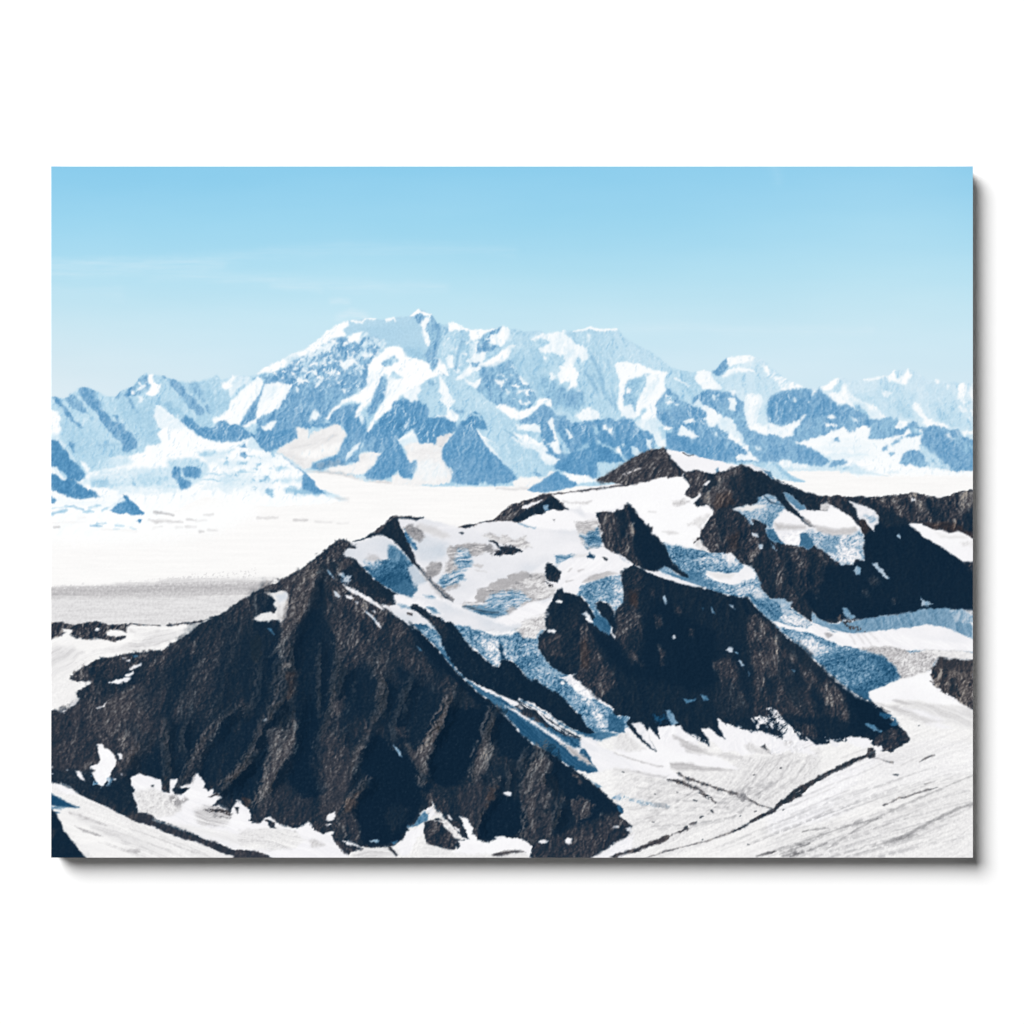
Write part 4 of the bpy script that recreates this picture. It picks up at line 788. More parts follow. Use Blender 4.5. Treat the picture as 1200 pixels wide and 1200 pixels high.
for s, w, o in (('W 300 1160 450 1060 600 975 760 900 900 840 1087 760', [.5, 1, 1.2, .8, .6], .4), ('W -10 1180 100 1140 250 1090 420 1030 600 985', [.8, .9, .8, 1], .5), ('W 180 1060 300 1040 320 1042', [.4, .9, .3], .6), ('W 400 1035 460 1015 500 995', [.8, 1, .3], .5),
                ('W 60 1180 120 1160 200 1130 220 1120', [.4, 1.2, .9, .3], .7), ('W 120 1190 180 1170', [.6, 1.6], .8), ('W 210 1165 290 1125 310 1118', [.5, 1.3, .3], .7), ('W 550 1140 700 1095 800 1040 900 990 1000 940 1087 912', [.6, 2, 1.6, 2, 1.8, 1.6], .45),
                ('W 640 1120 760 1080 790 1075', [.5, 2.4, .6], .4), ('W 0 1175 40 1165', [1, .6], .8), ('V 830 890 880 875 940 860', [.6, 1.4, .4], .8), ('V 970 860 1050 830 1130 805', [.4, 1, .4], .6), ('V 980 890 1060 865', [.6, 1.4], .7)):
    S(s, w, 'G', .12, .12, 'fine', 1, f=1.2, o=o)
for k in range(26):
    rs = np.random.RandomState(900+k); x0 = 880+rs.rand()*230; y0 = 880+rs.rand()*120; L = 20+rs.rand()*60
    S('a %f %f %f %f %f %f' % (x0, y0, x0+L*.5, y0-L*.19-rs.rand()*2, x0+L, y0-L*.42), [.2, .5+rs.rand()*.3, .2], 'G', .5, .1, 'fine', .8, f=1.2, o=.22+rs.rand()*.2)
for k in range(22):
    rs = np.random.RandomState(300+k); t = rs.rand(); x0 = 855+t*90+rs.rand()*20; y0 = 885+rs.rand()*12
    S('a %f %f %f %f %f %f' % (x0, y0, x0-16, y0+22, x0-52, y0+62-t*20), [.2, .4, .2], 'G', .45, .1, 'fine', .6, f=1.1, o=.2+rs.rand()*.15)
for k in range(16):
    rs = np.random.RandomState(500+k); x0 = 722+rs.rand()*70; y0 = 928+rs.rand()*40
    S('a %f %f %f %f %f %f' % (x0, y0, x0+22, y0-4+rs.rand()*4, x0+55, y0-22), [.2, .5, .2], 'G', .45, .1, 'fine', .8, f=1.1, o=.2+rs.rand()*.15)
P('V 0 540 40 530 60 550 160 565 220 580 340 600 300 610 180 590 60 560', 'N', .55, .2, 'fine', 2, f=1.5, o=.6, thr=-.2)
P('V 220 570 300 590 320 620 250 600', 'G', .5, .1, 'fine', 2, f=1.5, o=.6)
P('V 200 650 240 620 270 620 230 680 190 700', 'G', .7, .1, 'fine', 3, f=3, o=.7)

for k in range(46):      # fine curved flow lines of the foreground glacier
    rs = np.random.RandomState(1500+k); t = rs.rand(); a0 = rs.rand()*.5; a1 = a0+.25+rs.rand()*.3
    P0 = np.array([1140., 880+t*100]); P1 = np.array([1040., 905+t*95]); P2 = np.array([930., 955+t*80]); P3 = np.array([820., 1000+t*70])
    q = []
    for u in np.linspace(a0, min(a1, 1), 5):
        c = (1-u)**3*P0+3*(1-u)**2*u*P1+3*(1-u)*u*u*P2+u**3*P3; q += ['%f' % c[0], '%f' % c[1]]
    S('a '+' '.join(q), [.1, .3+rs.rand()*.45, .1], 'G', .35, .1, 'fine', .5, f=1.3, o=.12+rs.rand()*.3, thr=-.4)
for k in range(26):
    rs = np.random.RandomState(2500+k); t = rs.rand()
    S('a %f %f %f %f %f %f %f %f' % (735+t*30, 900+t*75, 790+t*20, 912+t*60, 850+t*8, 925+t*36, 905-t*8, 915+t*14), [.1, .35+rs.rand()*.3, .1], 'G', .4, .1, 'fine', .6, f=1.3, o=.1+rs.rand()*.22, thr=-.3)
P('W 540 640 700 600 1087 560 1087 640 760 720 600 740', 'G', .72, .12, 'l162', 3, f=5, o=.35, thr=.1, tt='l162'); P('W 0 1100 500 980 1087 780 1087 900 600 1060 100 1200', 'G', .66, .12, 'l158', 3, f=5, o=.35, thr=.15, tt='l158')
# -------- the ice field in the middle
P('I 560 330 610 318 690 292 760 288 800 320 850 370 905 440 960 490 1050 580 1160 680 J 150 690 260 730 400 770 620 700 760 620 J 560 850 300 850 0 700 I 1000 700 820 630 700 545 620 470 570 425 515 410 510 385', 'N', .86, .05, 'soft', 2, f=2)
P('I 832 192 900 190 985 190 1140 230 1200 240 J 60 240 190 240 380 205 560 215 900 120 1000 300 900 420 700 440 560 540 300 620 200 700 -80 560 -200 420 -150 330', 'N', .87, .05, 'soft', 1, f=2)
P('J -40 220 60 240 140 290 100 310 0 270 -80 240', 'G', .72, .05, 'soft', 1, f=3, o=.8)
P('J 0 290 120 330 100 420 0 450 -60 430 -100 330', 'N', .8, .05, 'soft', 2, f=5)
P('J 250 215 380 205 500 215 560 235 700 240 900 330 940 380 800 400 640 400 600 330 500 300 330 290', 'N', .9, .03, 'soft', 2, f=5, o=.8)
P('J 560 200 650 160 760 130 860 150 960 200 900 260 700 250 600 240', 'N', .97, .02, 'soft', 1, f=3)
P('J 860 210 920 205 1000 190 1030 260 1010 330 1030 350 950 365 900 320 890 260', 'G', .66, .2, 'flow', 2, f=1.6)
P('J 900 290 1000 250 1030 300 1020 350 940 360', 'N', .42, .25, 'flow', 2, f=2)
P('J 800 85 880 95 965 85 940 100 860 105', 'G', .7, .06, 'hz', 1.5, f=1.5)
P('J 540 215 600 235 640 240 580 240', 'N', .5, .05, f=1.5); S('J 720 195 750 205', [1, .4], 'K', .5, .1, 'fine', 2, f=1, thr=0)
P('J 330 290 360 270 400 285 430 300 440 280 470 290 520 320 560 290 580 290 590 320 620 355 560 370 500 345 440 340 380 320', 'G', .7, .2, 'flow', 2, f=1.5)
P('J 180 345 260 330 340 335 360 350 360 380 300 400 240 420 260 450 230 480 190 490 140 520 100 500 120 450 130 440 122 370 140 355', 'G',   .58, .2, 'flow', 2, f=1.3)
P('J 180 370 240 370 270 420 260 470 220 500 180 480 160 430', 'N', .58, .3, 'flow', 2, f=2)
P('J 100 520 200 480 220 540 180 580 100 590 60 570', 'N', .56, .25, 'flow', 3, f=2); P('J 120 580 200 570 170 600 110 605', 'G', .55, .1, 'soft', 1.5, f=2)
P('J 0 470 30 445 80 445 92 465 70 520 40 530 0 515', 'G', .5, .14, 'flow', 1.4, f=1.3)
P('J 270 458 300 452 330 462 320 474 285 472', 'G', .68, .05, 'soft', 1, f=1.3); P('J 285 490 340 495 350 500 300 502', 'G', .72, .04, f=1.3)
P('J 340 350 380 340 400 380 380 400 340 380', 'G', .45, .2, 'flow', 2, f=1.5)
CUR[0] = 4
P('J 365 318 400 325 420 332 430 350 450 340 480 345 510 358 540 360 558 375 530 385 500 400 470 400 450 385 440 400 420 408 400 400 405 385 430 370 405 335', 'K', .25, .14, 'fine', 1.8, tb=.05)
P('J 190 270 205 266 217 272 205 280', 'K', .3, .1, e=.5)
CUR[0] = 5
P('J 350 590 370 575 415 560 420 545 460 540 480 545 475 525 530 505 560 500 600 512 640 505 690 510 700 540 690 570 720 600 745 620 720 660 640 665 600 680 540 720 480 750 400 768 330 760 260 745 210 710 200 690 290 670 285 650 300 610', 'G', .56, .2, 'flow', 1.6, f=1.3, tb=.04)
P('J 350 590 370 575 415 560 420 545 460 540 480 545 475 525 530 505 600 515 590 545 520 560 470 600 400 610', 'G', .56, .04, 'soft', 1, f=1.2)
P('J 285 655 300 612 340 608 372 625 350 660 310 680', 'G', .54, .04, 'soft', 1, f=1.2)
P('J 370 630 480 610 560 620 600 660 540 700 440 740 360 740 330 700', 'N', .6, .26, 'flow', 2.5, f=2.5)
P('J 200 700 260 695 330 700 420 720 480 750 390 768 300 755', 'N', .45, .22, 'l12', 2, f=1.5)
S('J 210 700 270 712 340 735 420 740', [.6, 1.2, 1, .4], 'K', .3, .1, f=1.5, o=.6); S('J 220 690 300 685 350 690', [.5, 1, .5], 'N', .95, .03, f=1.2)
P('J 560 560 680 530 690 580 720 620 680 650 600 640', 'G', .72, .22, 'flow', 2.5, f=2)
P('J 150 690 280 740 400 780 480 750 560 700 640 680 740 660 700 730 640 770 560 800 440 830 300 820 160 780 0 710 -60 640 60 640', 'N', .955, .03, 'l20', 2, f=2.5)
P('J 560 790 640 760 700 750 700 830 690 860 720 900 600 900 560 850', 'G', .75, .26, 'flow', 2, f=2)
P('J 690 590 720 570 760 600 740 640 700 640', 'G', .8, .15, 'flow', 2, f=2)
P('J 750 400 790 395 880 400 860 410 790 445 760 465', 'N', .6, .22, 'flow', 1.5, f=1.3); P('J 850 402 940 400 950 410 900 420', 'G', .78, .05, f=2)
P('J 890 420 1000 400 1130 420 1190 460 1130 490 1000 500 900 520 830 600 780 580 800 480', 'N', .95, .04, 'l140', 2, f=3)
P('J 940 410 955 390 985 410 975 422 945 418', 'N', .12, .06, e=1); S('J 1030 415 1050 430', [.4, 1.4], 'K', .3, .1, e=1)
P('J 910 560 950 530 1020 510 1070 500 1060 530 1000 550', 'G', .6, .05, 'l170', 1, f=1.3)
for s in ('J 890 495 918 485', 'J 830 500 850 480', 'J 820 555 860 550'): S(s, [.4, 1.4, .3], 'G', .6, .05, f=1.4)
# -------- shaded bowl under the left crest
P('I 630 472 700 440 740 430 900 425 925 455 960 520 945 600 915 650 870 640 825 625 760 590 690 540', 'N', .3, .1, 'iso', 1.6, f=1.5, tb=.05)
P('I 780 340 830 360 880 410 900 430 840 440 775 425 768 380', 'N', .4, .1, 'iso', 1.5, f=2)
P('I 515 385 600 345 700 300 770 295 800 330 770 345 768 420 700 425 620 440 580 425 520 410', 'N', .85, .04, 'soft', 1, f=2)
P('I 660 395 700 400 740 430 690 445 650 430', 'G', .6, .1, 'soft', 2, f=2, o=.6)
P('I 640 440 720 440 740 460 700 480 660 470', 'N', .55, .2, 'ice', 2, f=2); P('I 800 560 870 540 940 600 915 650 850 630 800 600', 'N', .34, .04, 'soft', 1, f=1)
P('I 890 470 930 450 960 500 1000 560 930 590 900 520', 'N', .72, .06, 'soft', 1.5, f=2.5)
P('I 760 520 830 490 880 520 850 570 780 590 720 560', 'N', .22, .08, 'iso', 2, f=3, o=.8)
CUR[0] = 4
P('I 570 322 610 312 690 270 745 228 785 177 810 175 850 174 950 180 980 184 950 198 900 194 850 190 832 194 848 235 880 290 905 320 915 370 932 405 938 440 975 485 1050 572 1100 620 1150 662 1158 682 1110 655 1050 595 970 500 920 450 895 420 868 380 830 345 790 310 745 285 690 292 620 318', 'K', .2, .08, 's55', 1, tb=.04)
P('I 690 270 745 228 785 180 800 190 760 230 740 260 700 285', 'K', .5, .1, 'iso', 1, tb=.05); S('I 800 178 850 177 950 183', [.8, .6], 'K', .5, .08)
P('I 865 240 900 225 950 235 980 260 985 300 960 330 930 310 900 290', 'G', .42, .16, 'ice', 1.4, f=1.4)
P('I 870 250 900 300 930 330 945 370 915 360 880 310', 'N', .28, .16, 'ice', 1.4, f=1)
S('I 975 485 1050 572 1150 665', [.8, 1.2, 2.2], 'G', .3, .12, 'fine', 1, f=1)
P('I 960 480 1030 560 1100 640 1090 660 1040 600 960 500', 'G', .55, .1, 'fine', 1.5, f=2, o=.6)
CUR[0] = 5
# lower snow fan between crest and rib
P('I 820 630 900 650 1000 640 1150 690 J 150 700 400 790 620 860 640 1000 I 1100 900 1000 900 960 860 880 800 780 740 720 690 790 690', 'N', .84, .05, 'soft', 2, f=2)
P('I 800 630 920 660 1040 700 1100 750 1000 740 900 720 820 700', 'N', .93, .03, 'soft', 2, f=3)
P('I 1000 705 1040 710 1080 745 1040 740', 'N', .42, .05, f=1.5); P('I 980 635 1040 640 1050 650 1000 652', 'N', .5, .06, f=1.5); P('I 885 740 920 742 915 755 890 752', 'K', .42, .1, e=.6)
P('I 830 690 880 700 900 712 850 708', 'N', .5, .05, f=2)
P('J 150 810 250 820 300 850 270 900 200 900', 'N', .42, .26, 'flow', 1.5, f=1.5)
# big icefall in the middle: S tile
P('S 250 150 330 180 420 190 480 210 560 215 640 180 700 160 790 190 770 230 760 290 770 330 820 380 870 420 920 430 930 460 880 470 1000 520 1100 600 1200 670 U 1200 120 1130 170 1050 160 980 165 930 130 S 1050 780 980 670 900 600 850 560 780 540 700 490 650 420 600 370 540 362 520 405 480 390 400 310 330 260 270 190', 'N', .4, .26, 'ice', 1.1)
P('S 380 230 420 205 470 225 520 260 540 300 530 380 515 400 480 370 430 300 395 260', 'N', .66, .34, 'ice', 1.4, f=1.2)
P('S 540 290 580 310 620 300 640 260 700 250 690 330 620 360 560 350', 'N', .5, .34, 'ice', 1.5, f=2)
P('S 420 190 500 205 600 200 650 185 600 220 480 225', 'N', .9, .1, 'ice', 1.5, f=1.5)
P('S 620 190 700 130 790 100 800 180 760 200 740 240 680 240', 'G', .76, .26, 'ice', 1.6, f=1.5)
P('S 530 250 545 300 560 360 540 360 525 300', 'N', .12, .06, f=1.2)
S('S 760 400 810 430 860 445 925 440', [1, 1.6, 1.8, 1.2], 'N', .62, .06, 'fine', 1, f=1)
P('S 900 470 960 480 1020 520 1090 590 1060 600 980 560', 'N', .84, .2, 'ice', 1.2, f=1.2); P('S 885 492 905 490 912 505 890 508', 'N', .96, .04)
P('S 1000 560 1080 620 1130 700 1150 770 1100 760 1080 690', 'N', .6, .34, 'ice', 1.6, f=2)
P('U 980 165 1050 160 1130 170 1060 200 1020 215 940 195', 'N', .35, .06, 'soft', 1, f=1.2)
# shaded snow gully left of the rib
P('S 20 160 60 150 110 165 150 170 175 205 185 260 230 330 260 380 275 425 330 475 400 525 470 560 540 590 620 640 700 660 800 730 900 800 U 900 200 1000 395 960 402 880 385 740 300 640 240 560 180 520 120 480 80 S 560 690 470 610 340 500 270 430 200 345 120 255', 'N', .27, .09, 'l38', 1.2, f=1, tb=.04)
P('S 60 200 110 170 170 200 200 280 240 350 210 330 140 260', 'N', .42, .26, 'ice', 1.5, f=2)
S('S 110 160 160 190 172 215', [1, .8], 'N', .8, .1)
P('S 330 478 400 525 470 570 540 620 600 700 560 680 470 600 380 530', 'N', .36, .1, 'l40', 1.5, f=1.5)
P('S 560 640 620 650 720 720 840 800 960 880 1100 900 U 1000 180 900 200 900 300 980 370 900 330 800 240 640 130 520 50 460 10', 'N', .9, .06, 'l38', 1.3, f=1.5)
P('U 470 20 560 90 640 140 740 200 860 290 960 350 1005 395 960 402 880 385 740 300 640 240 560 180 520 120 480 80', 'N', .24, .07, 'l38', .9)
P('U 780 220 860 260 940 320 980 360 900 330 800 250', 'G', .62, .1, 'l35', 1.5, f=1.5)
P('S 650 600 720 630 800 680 880 740 980 800 1100 830 1110 790 1060 790 960 770 U 860 150 700 60 600 0', 'N', .3, .08, 'l38', 1.5, f=1.2)
CUR[0] = 4
P('S 600 640 640 640 700 650 760 700 840 750 920 800 1000 830 940 820 860 790 760 730 680 690', 'K', .35, .2, 'l38', 2, f=1.5, thr=-.25, tt='l38')
# dark rib left of the icefall
P('S 5 42 40 38 70 55 95 75 140 110 180 120 215 145 258 150 290 195 330 262 380 310 430 350 480 392 520 405 545 362 600 372 640 410 690 475 710 488 740 480 790 520 830 545 870 560 920 605 960 655 1000 690 1030 740 1080 790 1050 800 980 780 900 740 820 680 720 620 640 590 620 610 560 580 500 555 420 520 330 470 280 425 235 360 200 300 185 240 150 175 110 130 60 100 20 70', 'K', .12, .07, 's45', 1.3, tb=.03)
P('S 20 45 60 55 120 110 200 140 230 200 210 260 170 190 100 120', 'K', .28, .1, 's45', 1.5, f=2, tb=.04)
P('S 620 600 700 640 800 700 900 770 1000 820 960 810 860 770 760 720 680 670', 'K', .2, .1, 'l38', 1.5, f=1.5, thr=-.4, tt='l38')
# small peaks in the ice
P('G 385 836 430 822 480 820 520 812 580 800 640 750 700 705 770 685 860 655 930 640 950 665 1000 700 1028 735 990 740 930 732 870 762 800 770 750 812 700 805 640 803 560 806 510 810 480 836 400 842', 'K', .42, .14, 's130', 1, tb=.06)
P('G 860 700 930 655 985 695 1025 735 940 735 870 762 800 775 750 808 720 790 760 750', 'K', .18, .08, 's50', 1.4, tb=.03)
P('G 760 715 820 695 890 675 850 700 790 730 760 725', 'N', .93, .05, e=1); P('G 880 715 905 710 918 745 890 748', 'N', .55, .15, 'fine')
P('G 640 790 700 740 730 750 700 790 670 800', 'K', .62, .12, 's125', 1.2, f=1.5)
P('G 720 780 760 790 750 808 700 800', 'K', .14, .06)
P('J 695 452 712 444 740 460 768 488 790 512 780 540 765 565 740 560 715 555 700 540 692 500', 'K', .22, .12, 'iso', 1.3, tb=.05)
P('J 700 560 750 570 740 590 715 585', 'K', .4, .12, 'fine', 2, thr=-.2)
# tower between the ice fields
P('K -10 450 20 448 50 445 100 450 108 430 140 440 152 430 155 408 175 400 200 415 220 450 250 480 285 525 300 520 308 540 322 540 320 575 360 610 400 670 440 750 500 802 538 836 490 825 450 800 410 770 370 785 330 800 280 792 210 755 150 720 100 690 40 655 20 600 25 560 0 520 J 1020 250', 'K', .36, .13, 's85', 1.1, tb=.05)
P('K 175 402 220 450 285 525 322 575 360 610 400 670 440 750 538 836 450 800 370 780 330 798 270 780 220 700 200 620 225 560 190 500', 'K', .12, .05, 's60', 1.6, f=2, tb=.02)
P('K 40 470 100 450 110 520 70 580 30 540', 'K', .46, .14, 's80', 1.5, f=2); P('K 175 510 210 520 215 580 190 600', 'K', .5, .14, 's85', 1.5, f=2); P('K 120 620 180 610 200 660 150 700 100 680', 'K', .44, .14, 'iso', 1.5, f=2.5)
P('K 100 450 150 440 180 500 170 600 130 600 120 520', 'K', .2, .1, 's80', 1.5, f=2)
CUR[0] = 5
P('K 115 690 135 700 200 745 180 750 130 720', 'N', .85, .1, e=1); P('K 362 790 390 765 430 780 480 820 440 830 400 815', 'N', .5, .16, 'ice', 1)
P('K 290 790 380 810 470 835 560 860 620 885 600 890 480 860 350 830', 'N', .9, .05, 'soft', 1)
P('K 400 800 560 850 660 880 640 900 500 850', 'N', .4, .1, 'soft', 1, f=1)
# -------- middle dark block
CUR[0] = 4
P('M 700 115 740 120 790 148 860 175 920 195 1000 220 1110 240 1150 250 N 200 165 300 196 360 200 378 195 420 250 470 300 520 340 565 392 620 440 700 498 760 560 860 660 940 735 1010 790 1060 812 1130 845 W 545 375 600 410 640 450 670 490 700 500 720 525 752 565 735 590 700 605 650 640 610 635 580 628 560 610 500 565 440 560 400 585 330 590 250 600 200 560 V 1140 220 1085 205 1060 165 1012 150 985 185 1000 215 930 185 860 160 800 165 750 145 700 130 655 120 608 85 605 130 650 200 620 195 560 140 510 145 545 200 560 250 480 205 450 180 400 160 375 125 320 145 255 130 262 200 205 135 190 165 245 275 215 265 110 170 60 90 35 70 -10 70 S 1200 650 1130 605 1060 545 960 462 M 375 745 330 752 270 730 220 695 180 640 155 590 158 520 200 490 195 440 212 400 200 375 235 320 258 270 290 240 300 262 340 280 400 295 440 330 470 380 520 440 570 500 605 540 600 450 603 375 645 330 650 260 632 190 645 145', 'K', .16, .08, 's78', 1.2, tb=.03)
P('M 645 150 700 118 760 140 780 200 740 280 740 380 760 460 760 560 720 650 700 700 650 600 605 540 600 450 603 375 645 330 650 260 632 190', 'K', .27, .12, 'iso', 2, f=3, tb=.05)
P('M 610 380 680 350 740 400 720 480 660 520 605 520', 'K', .46, .14, 'iso', 2, f=4, o=.8, tb=.05)
P('M 680 260 740 270 730 360 690 340', 'R', .36, .1, 'iso', 2, f=3)
P('M 395 470 440 445 480 500 500 600 560 700 620 800 560 860 500 900 460 850 400 790 365 765 400 700 390 600', 'K', .34, .13, 'iso', 1.6, f=2, tb=.05)
P('M 390 560 430 540 460 620 440 720 400 700', 'R', .38, .14, 's90', 1.5, f=2.5, o=.8); P('M 460 800 560 800 570 850 520 870', 'K', .5, .12, 'iso', 1.5, f=2)
P('M 200 400 260 280 340 290 400 360 390 480 400 650 370 740 300 720 200 640 160 560 200 480', 'K', .2, .1, 'iso', 2, f=3, tb=.04)
P('M 160 530 230 500 290 520 280 600 200 620 165 590', 'K', .32, .12, 'iso', 1.5, f=2.5); P('M 200 610 270 600 300 640 230 640', 'K', .36, .1, 'fine', 1.5, f=2)
P('M 440 460 500 560 600 700 700 760 900 800 1100 860 1200 800 1200 500 1000 400 850 300 800 400 760 600 700 700 600 560', 'K', .085, .035, 's80', 3, f=6, o=.85, tb=.015)
for s, v in (('M 835 400 870 410 880 460 850 480', .36), ('M 860 580 890 620 890 690 870 700', .44), ('M 700 620 730 640 740 680 710 660', .4), ('M 950 340 980 350 990 410 960 390', .33), ('M 1030 480 1070 490 1060 530 1035 520', .3),
             ('M 740 660 770 690 770 720 745 700', .3), ('M 800 240 830 250 830 290 805 280', .3), ('M 1180 680 1200 690 1200 730 1180 710', .45)):
    P(s, 'K', v, .12, 'iso', 1.5, f=3, tb=.04)
# ribs of the lit eastern end
P('N 380 300 440 300 480 340 520 345 600 440 680 480 760 560 860 660 940 735 1000 790 960 880 900 900 200 900 180 800 200 740 240 640 220 580 260 540 300 560 320 640 360 700 420 660 400 560 380 480', 'K', .3, .11, 's75', 2, f=4, tb=.05)
for s, v, f in (('N 390 300 430 310 420 380 450 420 480 440 460 460 430 430 400 480 385 420', .46, 2), ('N 440 330 490 360 480 420 460 450', .52, 2), ('N 500 440 560 430 560 560 540 640 500 600 510 520', .62, 3), ('N 410 520 480 500 500 560 490 640 440 650 400 590', .5, 3),
                ('N 440 650 490 660 480 720 440 740', .46, 2), ('N 600 470 660 490 680 540 640 580', .44, 3), ('N 760 570 790 590 770 660 745 620', .55, 2), ('N 690 640 740 640 760 720 720 740', .46, 3), ('N 880 700 930 740 920 800 840 830 820 780', .58, 3),
                ('N 190 580 240 560 320 600 300 680 230 690', .44, 3), ('N 200 740 320 700 400 760 380 840 260 860', .4, 4), ('N 540 740 640 720 700 800 680 880 560 870', .42, 4), ('N 800 760 860 720 880 680 840 700 800 740', .5, 2),
                ('N 560 600 640 610 680 700 640 740 580 700', .34, 3), ('W 0 40 60 100 50 220 10 240', .6, 3), ('W 230 140 250 200 260 260 240 300 222 220', .5, 2), ('W 320 320 400 290 400 360 340 400 290 370', .52, 3), ('W 370 420 440 400 430 470 380 480', .4, 3),
                ('W 60 340 140 300 180 360 140 420 80 420', .4, 4), ('W 140 480 240 500 260 560 180 560', .34, 3)):
    P(s, 'K', v, .13, 's72', 2, f=f, tb=.06)
for s, v in (('N 560 420 700 510 860 670 820 690 700 590 600 500', .2), ('N 600 560 660 600 720 700 700 760 640 680', .16), ('N 340 640 380 700 420 800 380 820 330 720', .12), ('N 480 650 530 700 540 800 500 760', .15), ('N 760 700 810 800 790 880 750 780', .15),
             ('W 170 60 230 120 210 180 150 150', .2), ('W 60 200 120 240 180 380 140 400 90 300', .2), ('W 250 300 290 380 300 460 250 420', .14), ('W 280 430 340 500 320 540 260 480', .14), ('W 330 250 400 290 470 340 530 370 640 450 700 505 640 520 560 540 500 560 440 520 430 440 400 340', .1)):
    P(s, 'K', v, .06, 's70', 2, f=4, o=.85, tb=.02)
P('N 100 760 300 700 420 860 400 900 0 900 0 820', 'K', .14, .06, 'iso', 3, f=5, o=.5)
P('W 430 350 480 350 540 375 620 430 690 500 640 520 600 540 540 500 500 470 460 430', 'K', .08, .05, 's40', 1.5, f=2, tb=.02)
P('W 560 600 555 570 590 545 650 515 690 510 720 525 752 565 735 590 700 605 650 640 610 635 585 615', 'K', .36, .12, 'iso', 1.2, tb=.05)
CUR[0] = 5
P('W 518 488 550 488 570 510 600 530 560 528 530 505', 'N', .42, .06); P('W 600 430 660 450 690 490 660 500 620 460 590 440', 'N', .25, .06, e=1.5, thr=-.2)
P('W 555 608 600 600 605 625 580 640 560 625', 'N', .95, .03)
for s, v in (('M 880 295 895 288 905 310 900 340 885 320', .66), ('M 938 520 950 518 962 540 945 540', .8), ('M 1165 360 1185 390 1175 385', .6), ('M 258 322 275 312 300 320 290 332 262 332', .97), ('M 205 492 240 485 258 495 245 508 210 505', .95), ('N 270 242 295 250 308 275 290 262', .65),
             ('N 255 508 275 485 295 500 292 522 275 520', .72), ('N 330 565 345 575 360 600 345 600', .66), ('N 378 625 392 650 385 662', .55), ('N 300 515 325 525 320 535', .5), ('N 165 255 190 300 175 270', .4), ('N 635 620 655 630 650 640', .45),
             ('N 0 790 30 800 75 795 70 805 20 820', .4), ('N 105 770 140 780 150 800 120 800', .4), ('N 110 260 120 262 118 275', .4)):
    P(s, 'N', v, .06, e=.8)
P('M 380 282 400 235 450 210 550 175 630 172 640 200 650 260 650 332 600 380 590 345 540 320 500 325 490 335 520 400 565 440 582 490 570 515 520 492 460 440 415 395 430 380 470 430 500 440 470 380 440 325 415 295', 'N', .4, .22, 'ice', 1.2)
P('M 560 180 635 170 650 260 650 330 600 372 590 330 600 270', 'N', .62, .3, 'ice', 1.4, f=2)
P('M 500 400 570 440 582 490 570 515 520 490 460 440', 'N', .3, .08, 'l50', 1, f=1.2); P('M 415 395 432 378 470 425 466 446 440 432', 'N', .8, .15, e=.8); S('M 440 425 468 442', [1.4], 'N', .97, .02)
CUR[0] = 4
P('M 482 335 520 322 560 335 592 370 604 400 602 440 612 475 600 520 585 510 582 485 566 440 530 410 505 380', 'K', .14, .08, 'iso', 1.4, f=1.2, tb=.03)
CUR[0] = 5
P('M 410 210 470 185 560 150 620 160 560 175 470 208', 'G', .66, .06, 'l165', 1, f=1.2)
P('M 785 145 840 155 920 185 1000 205 1080 225 1110 240 1000 222 900 192 830 165', 'N', .93, .04, e=.6)
P('M 1120 245 1135 240 1130 250', 'N', .9)
# lower fringe of snow in the scree
P('V 300 40 320 38 345 60 372 110 335 125 315 80', 'N', .5, .06, e=1); P('V 230 60 280 50 330 110 250 110', 'N', .16, .1, 'fine', 2, f=2, thr=-.1)
P('V 35 70 100 75 60 110 30 100', 'N', .5, .2, 'fine', 1.2); P('V -30 60 0 55 60 120 60 165 0 165 -40 150', 'N', .22, .08, 'ice', 1)
P('V 100 110 150 105 190 150 240 270 200 240 150 180', 'N', .9, .06, e=1.2); P('V 250 140 300 125 380 130 430 175 500 240 420 210 340 170 300 240', 'N', .95, .04, e=1.5)
for s in ('V 800 90 850 60 900 80 940 100 900 130 860 120 830 150 880 170 810 175 840 110', 'V 890 20 940 30 1000 100 1060 160 1000 140 940 90', 'V 1000 120 1060 160 1120 210 1100 240 1020 180', 'V 640 110 700 120 760 150 900 170 960 190 840 180 700 150',
          'V 440 170 520 200 560 250 500 230', 'V 1070 160 1110 170 1100 180', 'W 0 430 60 470 150 520 180 545 100 540 0 500', 'W 300 560 350 570 400 600 340 600', 'W 0 560 100 540 160 560 240 650 120 640 0 650', 'W 380 570 480 560 555 575 552 600 520 615 440 600'):
    P(s, 'N', .93, .08, 'fine', 2, thr=-.05, tt='s50', ts=.7)
P('W 320 562 345 575 380 600 360 610 330 590', 'N', .93, .04); P('W 420 565 500 560 553 572 552 605 500 612 430 600', 'N', .95, .03, e=2)
P('W 905 140 960 150 1040 150 1087 155 1087 407 1040 390 1000 370 980 350 920 325 880 290 862 262 885 262 862 235 866 200 885 180', 'K', .44, .15, 's80', 1.4, tb=.07)
P('W 905 140 1087 155 1087 200 960 205 890 190', 'K', .38, .06, 'iso', 1, f=2, tb=.03)
P('W 1000 220 1060 215 1060 330 1030 360 1000 300', 'K', .62, .12, 's82', 1.5, f=2, tb=.06); P('W 960 240 990 250 1000 330 960 300', 'K', .3, .1, 's80', 1.5, f=1.5)
P('W 870 260 900 300 980 350 1040 392 1000 375 900 330', 'N', .95, .03, e=1.5, thr=-.1)
